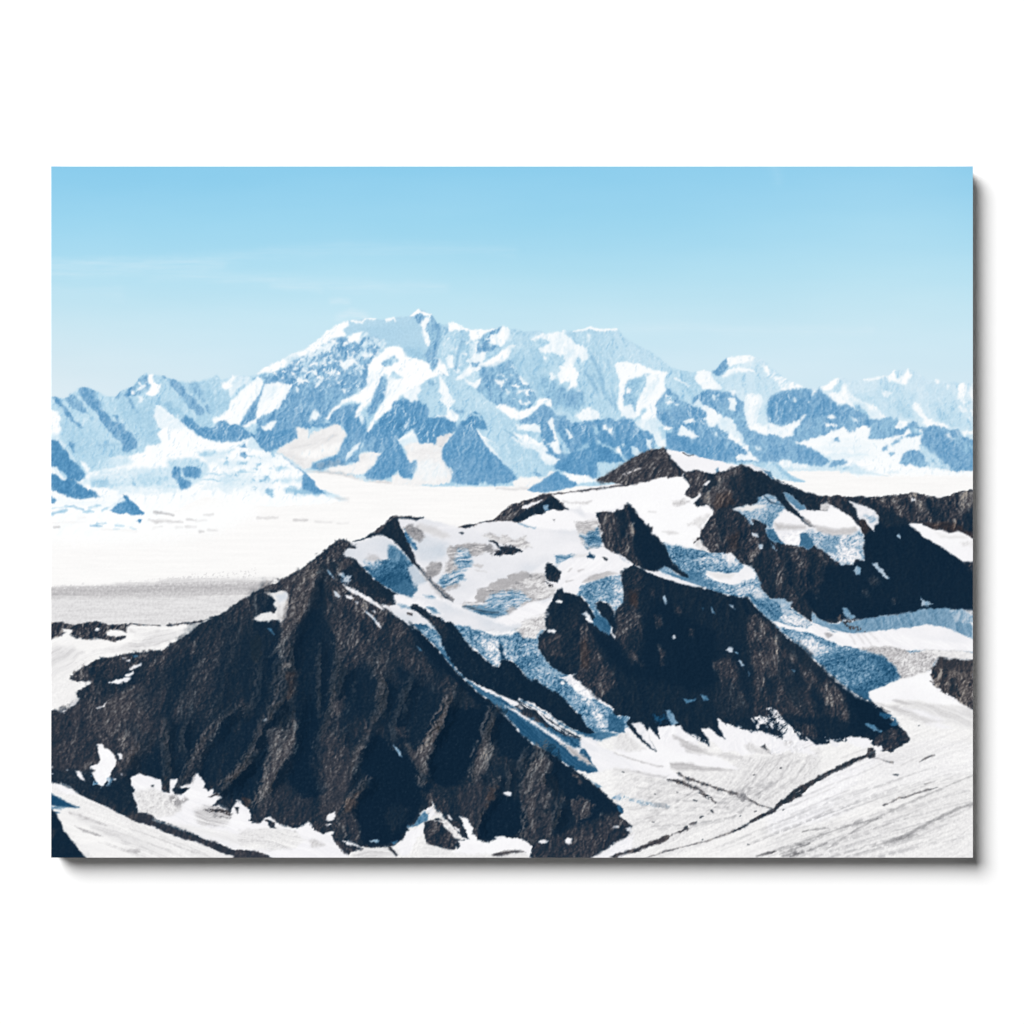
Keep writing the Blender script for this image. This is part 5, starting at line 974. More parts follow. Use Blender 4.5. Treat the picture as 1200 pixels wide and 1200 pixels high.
# -------- small rocks in the saddle and summit rib of the back mountain
# ================================================================ front mountain
CUR[0] = 4
P('P -20 460 0 460 60 470 150 520 230 560 300 590 400 640 500 685 600 715 750 780 850 800 1000 870 1100 895 1160 905 R 0 905 300 905 700 905 U 600 905 960 905 1050 850 1165 785 1205 715 1130 655 1155 622 1085 562 1040 520 1000 480 880 395 820 360 760 310 680 265 600 222 540 180 500 120 450 60 400 0 S 560 690 530 650 500 620 400 560 330 488 270 430 200 345 120 255 60 200 0 165 Q 1060 425 980 350 900 295 850 265 820 235 I 790 745 720 690 760 690 820 695 800 660 780 630 830 632 760 590 690 540 640 490 600 445 570 420 520 415 508 390 520 370 580 358 550 328 510 303 490 310 430 348 390 385 350 415 300 460 200 522 130 560 60 590 20 600 0 612 H 1140 650 1000 745 880 790 O 950 20 880 50 780 130 700 175 660 210 600 212 500 222 450 230 380 242 290 258 230 285 180 310 140 340 118 370 130 388 200 390 255 388 220 415 170 440 148 465 160 485 172 492 120 535 90 570 60 572 30 555 -20 560', 'K', .235, .1, 's72', .9, tb=.04)
# broad tones: lit shoulders and shaded flanks
def T(s, v, f=4, ta=.11, tx='s78', o=.85, tb=.045, e=3, r='K'):
    if v > .25: v = v*1.1+.035; o = min(1., o+.08)
    P(s, r, v, ta, tx, e, 'dust', f, o=o, tb=tb)
T('I 500 305 540 325 575 350 520 370 508 400 480 440 400 450 340 480 300 470 360 415 430 350', .36, 3, .14, 'iso')
T('I 20 600 200 522 300 470 400 470 420 500 360 540 340 620 280 760 200 860 160 900 150 800 190 700 170 620 100 600', .43, 4, .12, 'iso')
T('Q 240 100 420 80 460 180 420 260 380 340 300 420 280 460 250 420 260 350 290 240', .45, 4, .13, 's125')
T('I 420 470 500 560 640 640 790 745 900 850 980 900 700 900 560 760 440 620 400 540', .33, 4, .13, 'iso')
T('I 540 600 640 660 700 740 720 800 640 760 560 680', .4, 4, .12, 'iso')
T('I 500 415 580 422 640 500 720 570 800 620 820 690 760 690 680 620 600 560 510 520 480 480', .19, 1.5, .08, 's45', 1, e=1)
T('I 480 440 520 415 570 425 560 460 500 500 470 520', .46, 2, .1, 'iso')
T('I 540 540 620 580 700 640 820 690 760 690 640 620 560 570', .3, 2, .1, 'fine', .7)
T('I 490 520 515 510 545 530 540 560 510 550', .6, 2, .1, 'iso', r='N')
T('Q 80 190 150 180 220 220 200 270 150 290 90 260', .13, 2)
T('Q 0 400 60 340 200 340 260 400 260 480 220 560 200 700 240 880 180 900 60 800 0 700', .15, 5, .06, 's85')
T('Q 340 440 420 300 480 250 500 330 560 400 590 460 580 640 560 840 480 900 340 900 340 640 370 520', .12, 4, .05, 's88')
T('Q 600 620 700 560 800 600 800 800 840 900 600 900 620 740', .13, 4, .06, 's85')
T('Q 860 640 1000 580 1160 660 1200 780 1180 900 880 900', .12, 5, .05, 's75')
T('Q 1000 340 1100 450 1200 560 1200 700 1100 560 1020 450', .11, 2, .05, 's50', e=1.5)
T('S 0 170 120 260 260 430 400 560 470 620 560 690 700 860 640 900 500 700 380 600 260 480 240 470 120 340', .075, 2, .03, 's50', 1, e=1.5, tb=.015)
T('Z 560 360 600 340 640 370 630 440 600 520 590 560 560 700 500 760 480 740 540 640 580 520', .13, 5, .06, 's80')
T('R 350 0 460 0 480 100 480 200 492 280 480 400 520 490 450 560 400 640 300 600 290 420 330 300', .085, 3, .04, 's85', 1)
T('R 760 190 830 180 920 240 1000 300 1050 370 1110 440 1130 520 1060 600 1040 660 1000 710 940 800 840 830 720 825 690 700 680 600 760 480 720 360', .075, 3, .035, 's80', 1)
T('R 860 0 1190 0 1180 130 1110 220 1000 270 900 200 860 120', .13, 4, .06, 's75')
T('U 0 0 80 0 90 120 40 200 0 240', .13, 3, .06, 's70')
T('U 130 30 400 0 400 60 330 180 300 260 280 380 180 480 60 480 0 420 20 300 60 220', .07, 3, .03, 's75', 1)
T('U 400 60 520 140 640 250 780 330 880 400 1000 490 1085 565 1125 620 1040 640 980 680 900 690 870 640 840 570 780 500 740 420 700 380 640 300 540 330 420 300', .1, 3, .04, 's60', .95)
T('U 440 525 500 530 560 570 610 690 600 710 540 760 500 780 420 780 360 805 300 770 330 650 380 570', .085, 2, .04, 's75', 1, e=2)
T('U 400 350 480 400 560 480 520 560 440 520 420 440', .2, 3, .09, 's75')
T('U 740 590 840 570 880 690 800 760 730 770', .15, 2.5, .06, 's70', .9)
T('P 520 270 590 180 640 220 680 300 690 430 600 430 540 400 500 330', .13, 2, .06, 's85', .95)
T('P 720 120 800 100 860 0 900 0 900 150 870 230 820 340 780 430 700 435 700 330 720 200', .15, 3, .07, 's85')
T('P 960 200 1040 90 1060 120 1050 200 1000 330 960 440 900 470 860 420 900 300', .12, 3, .05, 's80')
T('P 1060 200 1200 60 1200 300 1100 390 1020 430 1000 360', .12, 3, .05, 's80'); T('P 1080 470 1200 360 1200 680 1160 690 1150 600 1080 540', .14, 3, .07, 's80')
T('Z 0 540 60 500 160 480 240 460 300 500 280 600 220 660 160 700 60 700 0 690', .34, 6, .09, 'iso'); T('O 0 580 200 500 260 560 270 740 280 850 180 890 0 890', .3, 5, .08, 'iso')
T('O 300 560 420 440 520 400 560 460 520 560 460 640 340 700 280 640', .45, 5, .1, 's130'); T('O 380 700 440 650 540 640 560 700 480 760 420 780', .44, 4, .1, 'iso')
T('O 500 470 600 400 720 300 820 260 960 340 1000 460 980 580 900 640 760 620 600 600 520 560', .2, 6, .1, 's120'); T('O 720 240 820 120 950 60 960 140 880 220 800 290', .24, 4, .12, 's120')
T('O 660 210 760 140 820 130 800 200 720 280 620 340 560 400 500 420 560 320', .33, 4, .12, 's130')
T('O 1080 60 1200 40 1200 500 1100 500 1020 380 960 300 980 200', .22, 5, .1, 's75')
T('O 1120 100 1180 140 1190 300 1150 500 1110 480 1110 300', .15, 3, .04, 's80'); T('O 800 180 860 140 840 230 810 220', .4, 3)
T('O 120 370 180 310 290 258 450 230 600 212 560 260 460 330 380 370 260 400 140 388', .3, 2, .12, 'iso'); T('O 150 460 260 400 340 400 280 480 200 500', .26, 3, .12, 'iso')
T('O 210 320 260 290 270 330 240 360', .14, 1.5); T('O 125 360 180 320 210 350 180 385 135 385', .42, 2, .12, 'fine')
T('P 0 380 240 390 300 480 480 480 520 640 400 600 200 540 0 460', .2, 3, .08, 'l25'); T('P 330 460 450 430 490 540 500 640 400 600 320 540', .17, 2, .07, 'l30')
# ribs that catch the light on their left flanks
for s, wl, wr, dl, dr in (
    ('Z 690 170 665 250 640 300 615 380 600 440', 16, 14, .3, -.45), ('R 340 0 335 110 320 230 280 310 230 390 200 470 170 580', 15, 13, .42, -.6),
    ('R 270 60 240 180 215 280 190 350', 8, 8, .25, -.5), ('R 230 30 150 130 110 220 60 320 10 400 -60 470', 9, 12, .34, -.6),
    ('P 1080 40 1010 90 950 170 890 230 850 320 820 400 780 460', 8, 12, .34, -.55), ('P 1200 310 1120 400 1030 490', 8, 9, .3, -.5),
    ('P 560 190 500 290 450 390', 8, 10, .22, -.4), ('P 690 130 690 250 710 420', 10, 7, .24, -.5),
    ('R 560 30 520 150 480 230', 10, 6, .2, -.3), ('R 750 230 690 310 660 400 640 470', 9, 10, .32, -.6), ('R 760 470 680 560 630 650 600 760', 9, 10, .32, -.6),
    ('R 640 150 620 200 615 240', 6, 6, .25, -.4), ('R 1195 110 1150 200 1110 270 1100 340 1100 420', 12, 9, .42, -.6), ('R 990 220 1030 300 1050 350', 6, 5, .25, -.4),
    ('U 140 0 90 120 50 190 20 250 0 300', 9, 8, .42, -.6), ('U 420 60 380 140 370 220 320 330 310 430', 12, 9, .36, -.55), ('U 420 470 370 560 320 660 300 750', 9, 9, .36, -.6),
    ('U 700 300 690 380 700 480 650 580 640 640 640 760', 16, 12, .36, -.5), ('U 640 330 600 430 580 500', 9, 9, .3, -.4), ('U 800 590 780 660 740 750', 9, 9, .3, -.5),
    ('U 600 280 570 330 560 370', 6, 6, .26, -.4), ('U 480 370 500 430 480 520', 6, 6, .2, -.4), ('U 750 340 740 370', 6, 6, .2, -.3),
    ('Z 870 450 860 520 840 560', 9, 9, .24, -.4), ('Z 950 430 900 540 900 600', 9, 9, .2, -.4), ('Z 1050 470 1020 560 970 640', 10, 10, .28, -.45), ('Z 780 330 770 420 740 500', 9, 10, .25, -.4),
    ('Q 600 440 590 600 570 700 560 870', 8, 9, .26, -.35), ('Q 480 500 480 700 480 880', 6, 8, .22, -.35), ('Q 860 520 830 620 880 740 860 880', 8, 8, .28, -.35), ('Q 1000 830 980 890', 6, 6, .2, -.3),
    ('Q 320 460 330 640 300 760 220 880', 14, 10, .26, -.45), ('Q 140 600 130 800 60 880', 8, 8, .22, -.35), ('Q 690 720 680 780', 6, 6, .25, -.3), ('Q 720 420 780 560 800 640', 7, 8, .22, -.3),
    ('O 820 600 780 700 790 820', 7, 8, .2, -.35), ('O 540 740 500 800 440 880', 10, 8, .2, -.35), ('O 1020 380 1010 500 960 600', 8, 8, .2, -.3)):
    RIB(s, wl, wr, dl, dr)
T('R 480 190 560 200 640 260 660 330 640 480 600 620 560 700 480 660 470 560 520 490 480 400 495 290', .34, 3, .06, 's85', .8)
T('R 220 290 300 210 320 280 220 400 180 480 150 560 150 470 170 390', .55, 3, .1, 's112', .55); T('R 130 560 280 460 340 520 440 560 420 680 320 720 220 700 80 680', .3, 4, .1, 's95', .7)
T('R 20 540 60 560 70 600 30 600', .4, 2, .1, r='R'); T('R 620 560 700 520 680 600 620 640', .45, 3, .12, 's110', .7, r='R'); T('R 600 640 680 640 710 740 700 820 620 780 580 700', .36, 3, .12, 's90', .8)
T('R 870 600 960 590 1000 620 960 700 900 760 860 700', .22, 4, .1, 's85', .8); T('R 1060 520 1200 500 1200 600 1120 600', .24, 3, .1, 'iso')
T('R 980 230 1040 270 1120 230 1150 250 1100 340 1110 420 1040 360 1000 290', .5, 2, .08, 's110', .7); T('R 920 140 980 130 980 190 930 190', .34, 2, .1)
T('U 300 270 380 230 400 240 380 330 340 400 290 440 280 370', .5, 2.5, .1, 's110', .7); T('U 200 500 300 450 380 480 400 540 330 620 300 700 200 660 180 560', .3, 4, .08, 's100', .8); T('U 370 490 420 480 400 540 350 600', .46, 2, .1, 's115', .7, r='R')
T('U 640 330 700 300 740 340 720 400 660 400 620 430', .48, 3, .1, 's110', .7); T('U 560 520 620 430 720 500 740 540 700 620 620 700 560 600', .36, 4, .1, 's110', .7); T('U 840 570 900 545 980 580 960 640 880 690', .42, 1.5, .12, 's95')
T('U 860 410 900 420 912 460 890 460', .46, 2, .08); T('U 620 820 720 780 880 720 1000 680 1100 660 1200 715 1165 785 1050 850 960 905 620 905', .29, 2, .1, 'iso', .9); T('U 540 760 620 710 720 620 730 770 640 800', .34, 3, .1, 's110', .8)
T('U 1020 650 1120 660 1190 710 1100 700', .4, 2, .1, 'fine', .7); T('U 0 520 100 540 140 640 60 640 0 600', .3, 3, .12, 'iso')
T('Q 560 250 700 330 760 420 800 500 720 600 640 640 600 560 560 420 520 330', .3, 4, .14, 'iso', .8); T('Q 780 420 960 440 1060 560 1160 640 1000 640 900 560 800 520', .27, 5, .12, 'iso', .7)
T('Q 250 590 310 560 300 600 255 615', .66, 1.2, .1, 'fine'); T('Q 280 640 350 620 340 760 290 800', .36, 3, .14, 's95', .8, r='R'); T('Q 560 820 620 780 600 900 550 900', .42, 3, .12, 's110', .8)
T('Z 560 570 600 555 620 600 600 660 570 700 555 740 570 650', .5, 3, .12, 's115', .6)
P('Z 60 380 1200 300 1200 880 500 870 0 700', 'K', .5, .16, 'iso', 2, thr=.62, tt='grain', o=.1, ts=.3)
# bits of snow on it
CUR[0] = 5
P('I 55 622 80 618 120 620 155 606 178 618 190 640 192 680 185 720 182 770 150 795 120 780 80 790 20 790 -10 780 -10 765 30 745 80 735 110 740 125 720 105 690 115 665 95 645', 'G', .86, .08, 'iso', 1)
P('I 130 700 182 690 182 770 150 795 125 770', 'G', .74, .08, 'iso', 2, f=2); P('I 120 640 175 625 185 660 140 680', 'N', .82, .05, 'soft', 2, f=3)
P('I 415 492 430 495 455 525 468 545 450 535 430 515', 'N', .6, .1, e=.6); P('I 510 572 540 585 600 615 660 645 710 680 750 720 740 725 690 690 620 650 560 620 530 600', 'N', .9, .08, e=.8)
P('I 460 615 478 620 498 650 485 655 468 640', 'N', .75, .1, e=.7); P('I 525 635 560 640 575 655 555 660 535 650', 'N', .9, .06, e=.9); P('I 580 675 600 680 596 686', 'N', .8, .06, e=.6)
P('I 625 718 650 730 690 765 720 795 735 818 730 828 712 815 690 780 650 745', 'N', .78, .12, e=.7); P('I 680 728 700 732 695 740', 'N', .8, e=.6); P('I 675 740 640 705 720 700 790 745 830 745 900 800 840 790 790 752 760 725', 'N', .6, .08, f=1, o=0.)
P('O 340 398 380 382 430 370 470 372 450 390 400 402 360 402', 'N', .93, .05); P('O 435 355 480 335 482 345 465 362 440 362', 'N', .93, .05, e=1); P('O 455 320 490 300 535 282 530 298 490 315 460 328', 'N', .88, .05, e=.8)
P('O 440 265 465 262 462 275 442 275', 'N', .85, e=.7); P('O 420 252 440 250 435 260', 'N', .8, e=.6); P('O 480 240 515 235 510 245 485 258', 'N', .35); P('O 268 545 300 535 328 515 315 540 285 555 270 555', 'N', .92, .05, e=.9)
P('O 90 560 120 520 165 495 150 520 110 545 80 572 60 570', 'N', .9, .06, e=1.5)
P('P 275 235 300 230 315 250 350 270 378 300 385 340 360 390 345 430 310 475 295 485 270 465 250 430 242 400 262 385 232 372 235 362 275 350 290 320 280 290', 'N', .97, .03, e=.9)
P('P 395 292 415 290 420 318 405 325', 'N', .92, .04, e=.8); P('P 145 390 165 384 180 400 200 445 180 440 155 415', 'N', .93, .05, e=.8); P('P 88 385 100 385 98 392', 'N', .85, e=.5); P('P 410 405 420 408 415 416', 'N', .85, e=.5); P('P 0 355 12 360 5 372 0 370', 'N', .9); P('P 0 402 18 405 0 412', 'N', .85); P('P 366 435 382 435 378 446 366 444', 'N', .85, e=.6)
P('P 345 430 360 440 340 470 310 480', 'N', .5, .2, e=1.5, f=1.5, thr=-.1); P('P 235 400 265 440 290 490 250 470', 'N', .5, .2, e=1.5, thr=-.1)
# lower left snow and glacier tongue
P('P 470 432 500 408 522 403 560 420 600 432 640 440 652 460 648 500 660 515 690 515 700 440 740 435 735 470 710 500 730 530 780 520 800 500 820 485 765 490 760 480 820 465 830 430 858 402 880 430 898 465 895 490 920 505 950 500 950 520 985 520 980 540 1000 545 960 580 940 600 985 590 1050 640 1060 600 1075 590 1090 560 1120 590 1165 620 1160 680 1200 695 1205 905 1160 905 1100 870 1000 830 900 790 800 740 700 700 605 670 600 650 560 635 515 630 480 520 490 500 470 460', 'N', .945, .04, 'l25', 1)
P('P 490 510 600 490 690 530 780 560 760 620 700 660 610 660 520 630', 'G', .82, .09, 'fine', 2, f=3, tb=.06); P('P 840 620 900 590 1000 600 1060 650 1040 700 940 720 860 700', 'G', .7, .14, 'l25', 2, f=4, o=.85); P('P 600 680 800 740 1000 800 1200 870 1200 780 1100 760 900 720 760 700', 'G', .87, .08, 'l20', 2, f=4, o=.8)
P('P 900 620 960 600 1050 620 1050 660 980 660 920 640', 'K', .42, .1, 'l170', 2, f=2, thr=0, tt='l25')
P('P 700 540 760 530 800 560 740 600 700 570', 'G', .5, .14, 'fine', 2, f=2, thr=-.3); P('P 650 420 680 418 692 450 695 520 670 515 650 490 655 455', 'K', .3, .1)
P('P 585 472 600 472 598 485 588 485', 'K', .3, e=.5); P('P 925 540 960 520 980 515 985 530 940 545', 'K', .35, .1, e=1); P('P 1070 600 1100 600 1095 640 1085 630', 'K', .3, .1, e=1)
P('P -20 462 0 462 60 472 150 522 230 562 300 590 400 642 500 685 560 705 650 745 750 785 850 810 1000 870 1100 900 1100 1000 -20 1000', 'G', .9, .05, 'l28', 1, tb=.03)
P('P 0 600 100 640 200 700 400 780 600 860 700 905 300 905 200 850 100 740', 'G', .94, .03, 'l22', 2, f=4); P('P 100 630 200 650 300 700 420 750 560 790 700 850 700 880 500 840 300 760 180 690', 'G', .82, .08, 'l24', 2, f=3, o=.8)
P('P 0 465 80 470 150 520 100 530 40 500', 'N', .95, .03, e=2, f=2)
P('P -20 520 10 525 60 550 110 580 165 602 120 606 60 602 0 590 0 620 50 635 0 640 -20 640', 'N', .18, .08, 'soft', .8, f=1.2); P('P 0 600 50 600 110 600 60 612 0 614', 'N', .4, .05, f=1.5)
S('P 140 712 200 740 260 758 305 772', [.4, 1.4, 1.4, .5], 'G', .55, .08, 'fine', .8, f=1.2); S('P 110 635 170 652 240 680 330 710', [.5, 1, 1.2, .4], 'G', .66, .08, 'fine', 1, f=1.5); P('P 450 858 480 848 510 850 520 865 490 870 460 868', 'G', .62, .1, 'fine', 1.2, f=1.5)
for k in range(14):
    rs = np.random.RandomState(70+k); x0 = 110+rs.rand()*120; y0 = 955+rs.rand()*46; L = 30+rs.rand()*50
    S('a %f %f %f %f %f %f' % (x0, y0, x0+L*.5, y0+L*.17, x0+L, y0+L*.38), [.2, .5, .2], 'G', .55, .1, 'fine', .6, f=1.2, o=.25+rs.rand()*.2)
CUR[0] = 4
P('P 500 640 560 635 600 655 590 680 640 695 700 715 760 740 820 770 900 790 1000 820 1060 850 1120 870 1205 895 R 60 855 120 860 170 885 200 905 -40 905 P 1100 895 1000 868 900 825 800 790 740 775 640 735 560 705 500 690 440 655', 'K', .36, .05, 'iso', 1, tb=.03)
P('R -10 848 50 852 120 862 165 885 200 905 -40 905', 'K', .4, .05, 'iso', 1, tb=.03)
P('P -20 605 10 615 40 650 60 690 75 740 110 780 150 830 210 905 -20 905', 'K', .12, .05, 'iso', .6, tb=.03)
P('P 10 730 20 740 15 790 5 780', 'K', .3, .08, f=2)
# bottom middle snow margin
CUR[0] = 5
P('R -10 560 10 570 40 600 62 625 70 660 62 685 90 695 130 695 150 665 180 655 215 680 240 705 290 715 340 725 380 705 410 688 430 705 460 740 500 760 540 750 560 800 600 830 640 870 660 905 190 905 170 885 120 860 50 850 -20 845 P 1180 700', 'N', .94, .04, 'l10', 1)
P('R 0 740 200 720 330 740 400 800 300 850 160 850 0 840', 'G', .84, .09, 'l8', 2, f=3, tb=.04); P('R 420 800 460 790 500 820 460 840 430 830', 'G', .72, .06, 'fine', 2, f=3)
CUR[0] = 4
P('R 150 675 180 680 215 690 215 720 190 728 170 710 175 690', 'K', .3, .1, 'fine', 1.2); P('R 80 690 130 690 110 698', 'K', .3)
P('R 420 700 470 690 560 690 600 740 620 790 700 820 745 860 740 880 640 850 570 820 540 760 470 750 430 735', 'K', .28, .12, 'fine', 2, tb=.05, thr=-.35, tt='fine')
P('R 560 800 640 810 700 850 740 890 660 890 600 860', 'K', .34, .12, 'l25', 1.5, tb=.05, thr=-.4, tt='l25')
CUR[0] = 5
P('R 515 665 530 638 560 632 568 650 550 680 530 688 512 680', 'N', .93, .04, e=1); P('R 512 705 535 695 545 702 525 712', 'N', .9, e=.7)
P('R 500 755 560 745 555 760 510 768', 'N', .93, e=1); P('R 610 800 640 795 700 830 740 850 680 830 630 815', 'N', .9, e=1)
P('R 640 880 700 850 750 870 740 850 720 835 800 838 880 835 920 820 960 790 1000 740 985 720 1040 700 1060 640 1100 615 1110 640 1130 620 1130 570 1160 610 1205 660 U 20 600 50 600 90 650 130 690 180 720 200 770 230 790 180 800 160 820 190 860 300 905 R 640 905', 'G', .92, .05, 'fine', 1, tb=.03)
P('R 740 840 880 835 940 870 920 890 760 900 660 890', 'G', .78, .08, 'l5', 1.5, f=2); P('R 870 830 890 832 930 880 920 888', 'K', .3, .1, e=.8)
P('R 1050 655 1090 630 1110 650 1100 680 1050 710 990 725 985 710 1030 705', 'N', .42, .1, 'fine', .9); P('R 985 745 1060 720 1090 690 1080 760 1040 790 1000 880 950 890 930 830', 'N', .95, .03, e=1.5)
P('R 768 800 790 792 820 798 818 810 775 808', 'N', .6, .1, e=.8); P('R 890 808 930 800 910 825', 'N', .3, .05, e=.8)
P('U 20 600 45 600 95 665 140 715 190 770 150 770 100 700 60 650', 'G', .8, .12, 'fine', 1.3); P('U 0 610 30 600 60 650 20 670', 'N', .9, .06, 'fine', 1.5)
P('U 190 655 215 665 240 662 245 690 275 720 270 750 300 790 350 812 420 785 400 775 480 780 560 790 620 830 600 905 160 905 150 870 200 830 180 800 250 790 225 740 215 700', 'N', .965, .03, 'soft', 1.2)
CUR[0] = 4
P('R 1090 690 1150 665 1205 680 U 50 680 90 700 130 740 160 780 200 790 170 810 165 850 100 850 40 830 0 820 R 1100 790 1080 750', 'K', .34, .12, 'iso', 1.2, tb=.05)
P('U 100 640 130 660 180 690 230 740 220 780 190 760 150 710', 'K', .32, .1, 'fine', 1.2, thr=-.4)
CUR[0] = 5
P('U -20 820 60 830 130 850 160 870 260 880 420 870 500 850 560 850 620 905 -40 905', 'G', .86, .07, 'hz', 1.5, tb=.04, f=1.5)
P('U 380 880 450 860 540 850 580 865 500 870 440 890', 'K', .4, .1, 'hz', 1, f=1.2); P('U 400 775 440 772 460 785 420 790', 'N', .93, e=.8); P('U 125 648 140 660 150 678 130 668', 'N', .9, e=.7); P('U 160 715 190 730 195 750 175 740', 'N', .92, e=.9)
P('U 452 520 475 508 495 520 492 538 470 540', 'N', .86, .06, e=.6); P('U 812 795 830 782 850 790 848 815 830 822 815 810', 'N', .93, .05, e=.9); P('U 652 800 680 792 715 800 700 812 660 810', 'N', .9, e=.8); P('U 1090 715 1120 712 1120 722 1095 724', 'N', .8, e=.8); P('U 1165 722 1200 718 1200 745 1175 740', 'N', .85, e=1)
P('U 1165 785 1100 815 1060 850 1000 880 960 905 1120 905 1200 860 1215 760', 'N', .94, .04, 'l150', 1.4, tb=.03, f=1.4)
P('U 1075 890 1120 870 1180 855 1240 850 1180 870 1100 900', 'K', .45, .1, f=1)
P('R 905 240 925 250 950 285 958 306 940 300 920 270', 'N', .58, .06, e=.5); P('R 145 92 162 82 164 92 150 102', 'N', .93, e=.5); P('S 40 280 55 290 75 318 60 308', 'N', .4, .05, e=.5)
P('Q 170 380 190 385 210 415 195 410', 'N', .35, .06, e=.5); P('Q 100 400 150 440 140 560 110 600 60 560 60 460', 'K', .22, .04, 's70', 2, f=5, o=.6)
P('U 960 450 1010 470 1030 485 1000 482', 'N', .42, .1, 'fine', 1); P('U 1080 545 1160 535 1180 550 1120 560', 'N', .6, .15, 'fine', 1.5, thr=-.2); P('U 1120 590 1155 610 1150 640 1125 630', 'N', .25, .05)
# broad soft folds across the front mountain: long lit shoulders beside smooth shade
for s, w, v, o in (('Z 560 200 470 300 400 420 340 520', [8, 14, 16, 6], .44, .5), ('Z 430 330 400 450 380 560', [6, 10, 5], .36, .5), ('Z 300 420 240 520 230 620', [8, 14, 6], .42, .5), ('Z 120 470 60 560 40 640', [10, 16, 8], .38, .5),
                   ('Z 640 300 560 420 540 540 480 640', [5, 9, 8, 4], .13, .6), ('Z 470 300 440 420 450 520 420 600', [5, 8, 8, 4], .15, .6), ('Z 700 220 680 320 650 440 640 560', [4, 9, 10, 6], .12, .55), ('Z 820 380 790 480 760 560', [4, 8, 5], .13, .5),
                   ('Z 730 260 800 340 860 400 900 440', [6, 10, 9, 4], .46, .45), ('Z 900 350 980 430 1040 470', [5, 9, 5], .4, .45), ('Z 740 560 700 650 720 740', [6, 10, 6], .4, .5), ('Z 380 300 320 380 290 450', [5, 9, 6], .2, .5), ('Z 200 560 260 610 330 640', [5, 8, 4], .2, .45)):
    CUR[0] = 0
    S(s, w, 'K', v, .13, 's100', 3, 'dust', f=7, o=o, tb=.05)
for s, w, v, o in (('R 330 100 300 220 240 320', [3, 8, 4], .62, .6), ('R 190 360 150 480 110 580', [3, 6, 3], .6, .5), ('R 500 160 560 240 600 330', [3, 10, 8], .42, .6), ('R 560 380 540 480 520 560', [5, 8, 4], .4, .5),
                   ('R 720 250 680 330 650 420', [2, 5, 3], .62, .6), ('R 1140 180 1090 260 1080 340', [2, 6, 3], .64, .65), ('U 350 230 320 330 300 420', [3, 6, 4], .58, .6), ('U 680 300 630 400 590 500', [4, 9, 5], .56, .6),
                   ('U 660 500 640 600 600 700', [4, 8, 5], .46, .5), ('P 1000 80 930 180 880 250', [2, 5, 3], .6, .6), ('P 870 260 840 360 800 440', [4, 7, 4], .46, .55), ('Q 320 340 290 420 250 520', [4, 9, 5], .56, .6),
                   ('Q 400 120 350 220 300 320', [6, 12, 8], .5, .55), ('Q 600 380 640 460 620 540', [4, 9, 4], .48, .5), ('Q 860 520 840 600 830 660', [2, 5, 2], .58, .6), ('Q 570 800 600 840 560 890', [3, 6, 3], .52, .5)):
    S(s, w, 'K', v, .14, 's105', 3, 'rock', f=4, o=o, tb=.06)
# ================================================================ finish: break the edges up, add print-sharp micro contrast
def warp(img, amp, sc, seed):
    dx = fbm(XX/sc, YY/sc, 3, seed, .6)*amp; dy = fbm(XX/sc, YY/sc, 3, seed+9, .6)*amp
    x = np.clip(XX-X0-.5+dx, 0, W-1.001); y = np.clip(YY-Y0-.5+dy, 0, H-1.001)
    xi = x.astype(int); yi = y.astype(int); fx = (x-xi)[..., None]; fy = (y-yi)[..., None]
    return ((img[yi, xi]*(1-fx)+img[yi, xi+1]*fx)*(1-fy)+(img[yi+1, xi]*(1-fx)+img[yi+1, xi+1]*fx)*fy).astype(f4)
def blur(a, n):
    k = np.array([1, 4, 6, 4, 1], f4)/16
    for _ in range(n):
        p = np.pad(a, ((2, 2), (0, 0), (0, 0)), 'edge'); a = sum(k[i]*p[i:i+a.shape[0]] for i in range(5))
        p = np.pad(a, ((0, 0), (2, 2), (0, 0)), 'edge'); a = sum(k[i]*p[:, i:i+a.shape[1]] for i in range(5))
    return a
land = (REG > 1)[..., None]
def comb(img, amp, ax, ay, seed, sx=3.2, sy=17):
    n = fbm(XX/sx, YY/sy, 3, seed, .6)*1.6+.6*fbm(XX/9, YY/9, 3, seed+5)
    x = np.clip(XX-X0-.5+n*ax*amp, 0, W-1.001); y = np.clip(YY-Y0-.5+n*ay*amp, 0, H-1.001)
    xi = x.astype(int); yi = y.astype(int); fx = (x-xi)[..., None]; fy = (y-yi)[..., None]
    return ((img[yi, xi]*(1-fx)+img[yi, xi+1]*fx)*(1-fy)+(img[yi+1, xi]*(1-fx)+img[yi+1, xi+1]*fx)*fy).astype(f4)
a2 = blur(np.repeat((REG == 2).astype(f4)[..., None], 1, 2), 2)[..., 0]
a2 = np.clip(a2*2-1, 0, 1)*np.clip((592-YY)/12, 0, 1)
a4 = np.clip(blur((REG == 4).astype(f4)[..., None], 1)[..., 0], 0, 1)
IMG = comb(IMG, a2*1.5+a4*.5, -.35, 1., 820, 4, 15)
# melt the hardest borders of the far range and of the ice
bl = blur(IMG, 1); sel = (a2*.6+(REG == 5)*.2)[..., None]*np.clip(.75+fbm(XX/13, YY/13, 3, 940)*1.5, 0, 1)[..., None]
IMG = IMG*(1-sel)+bl*sel
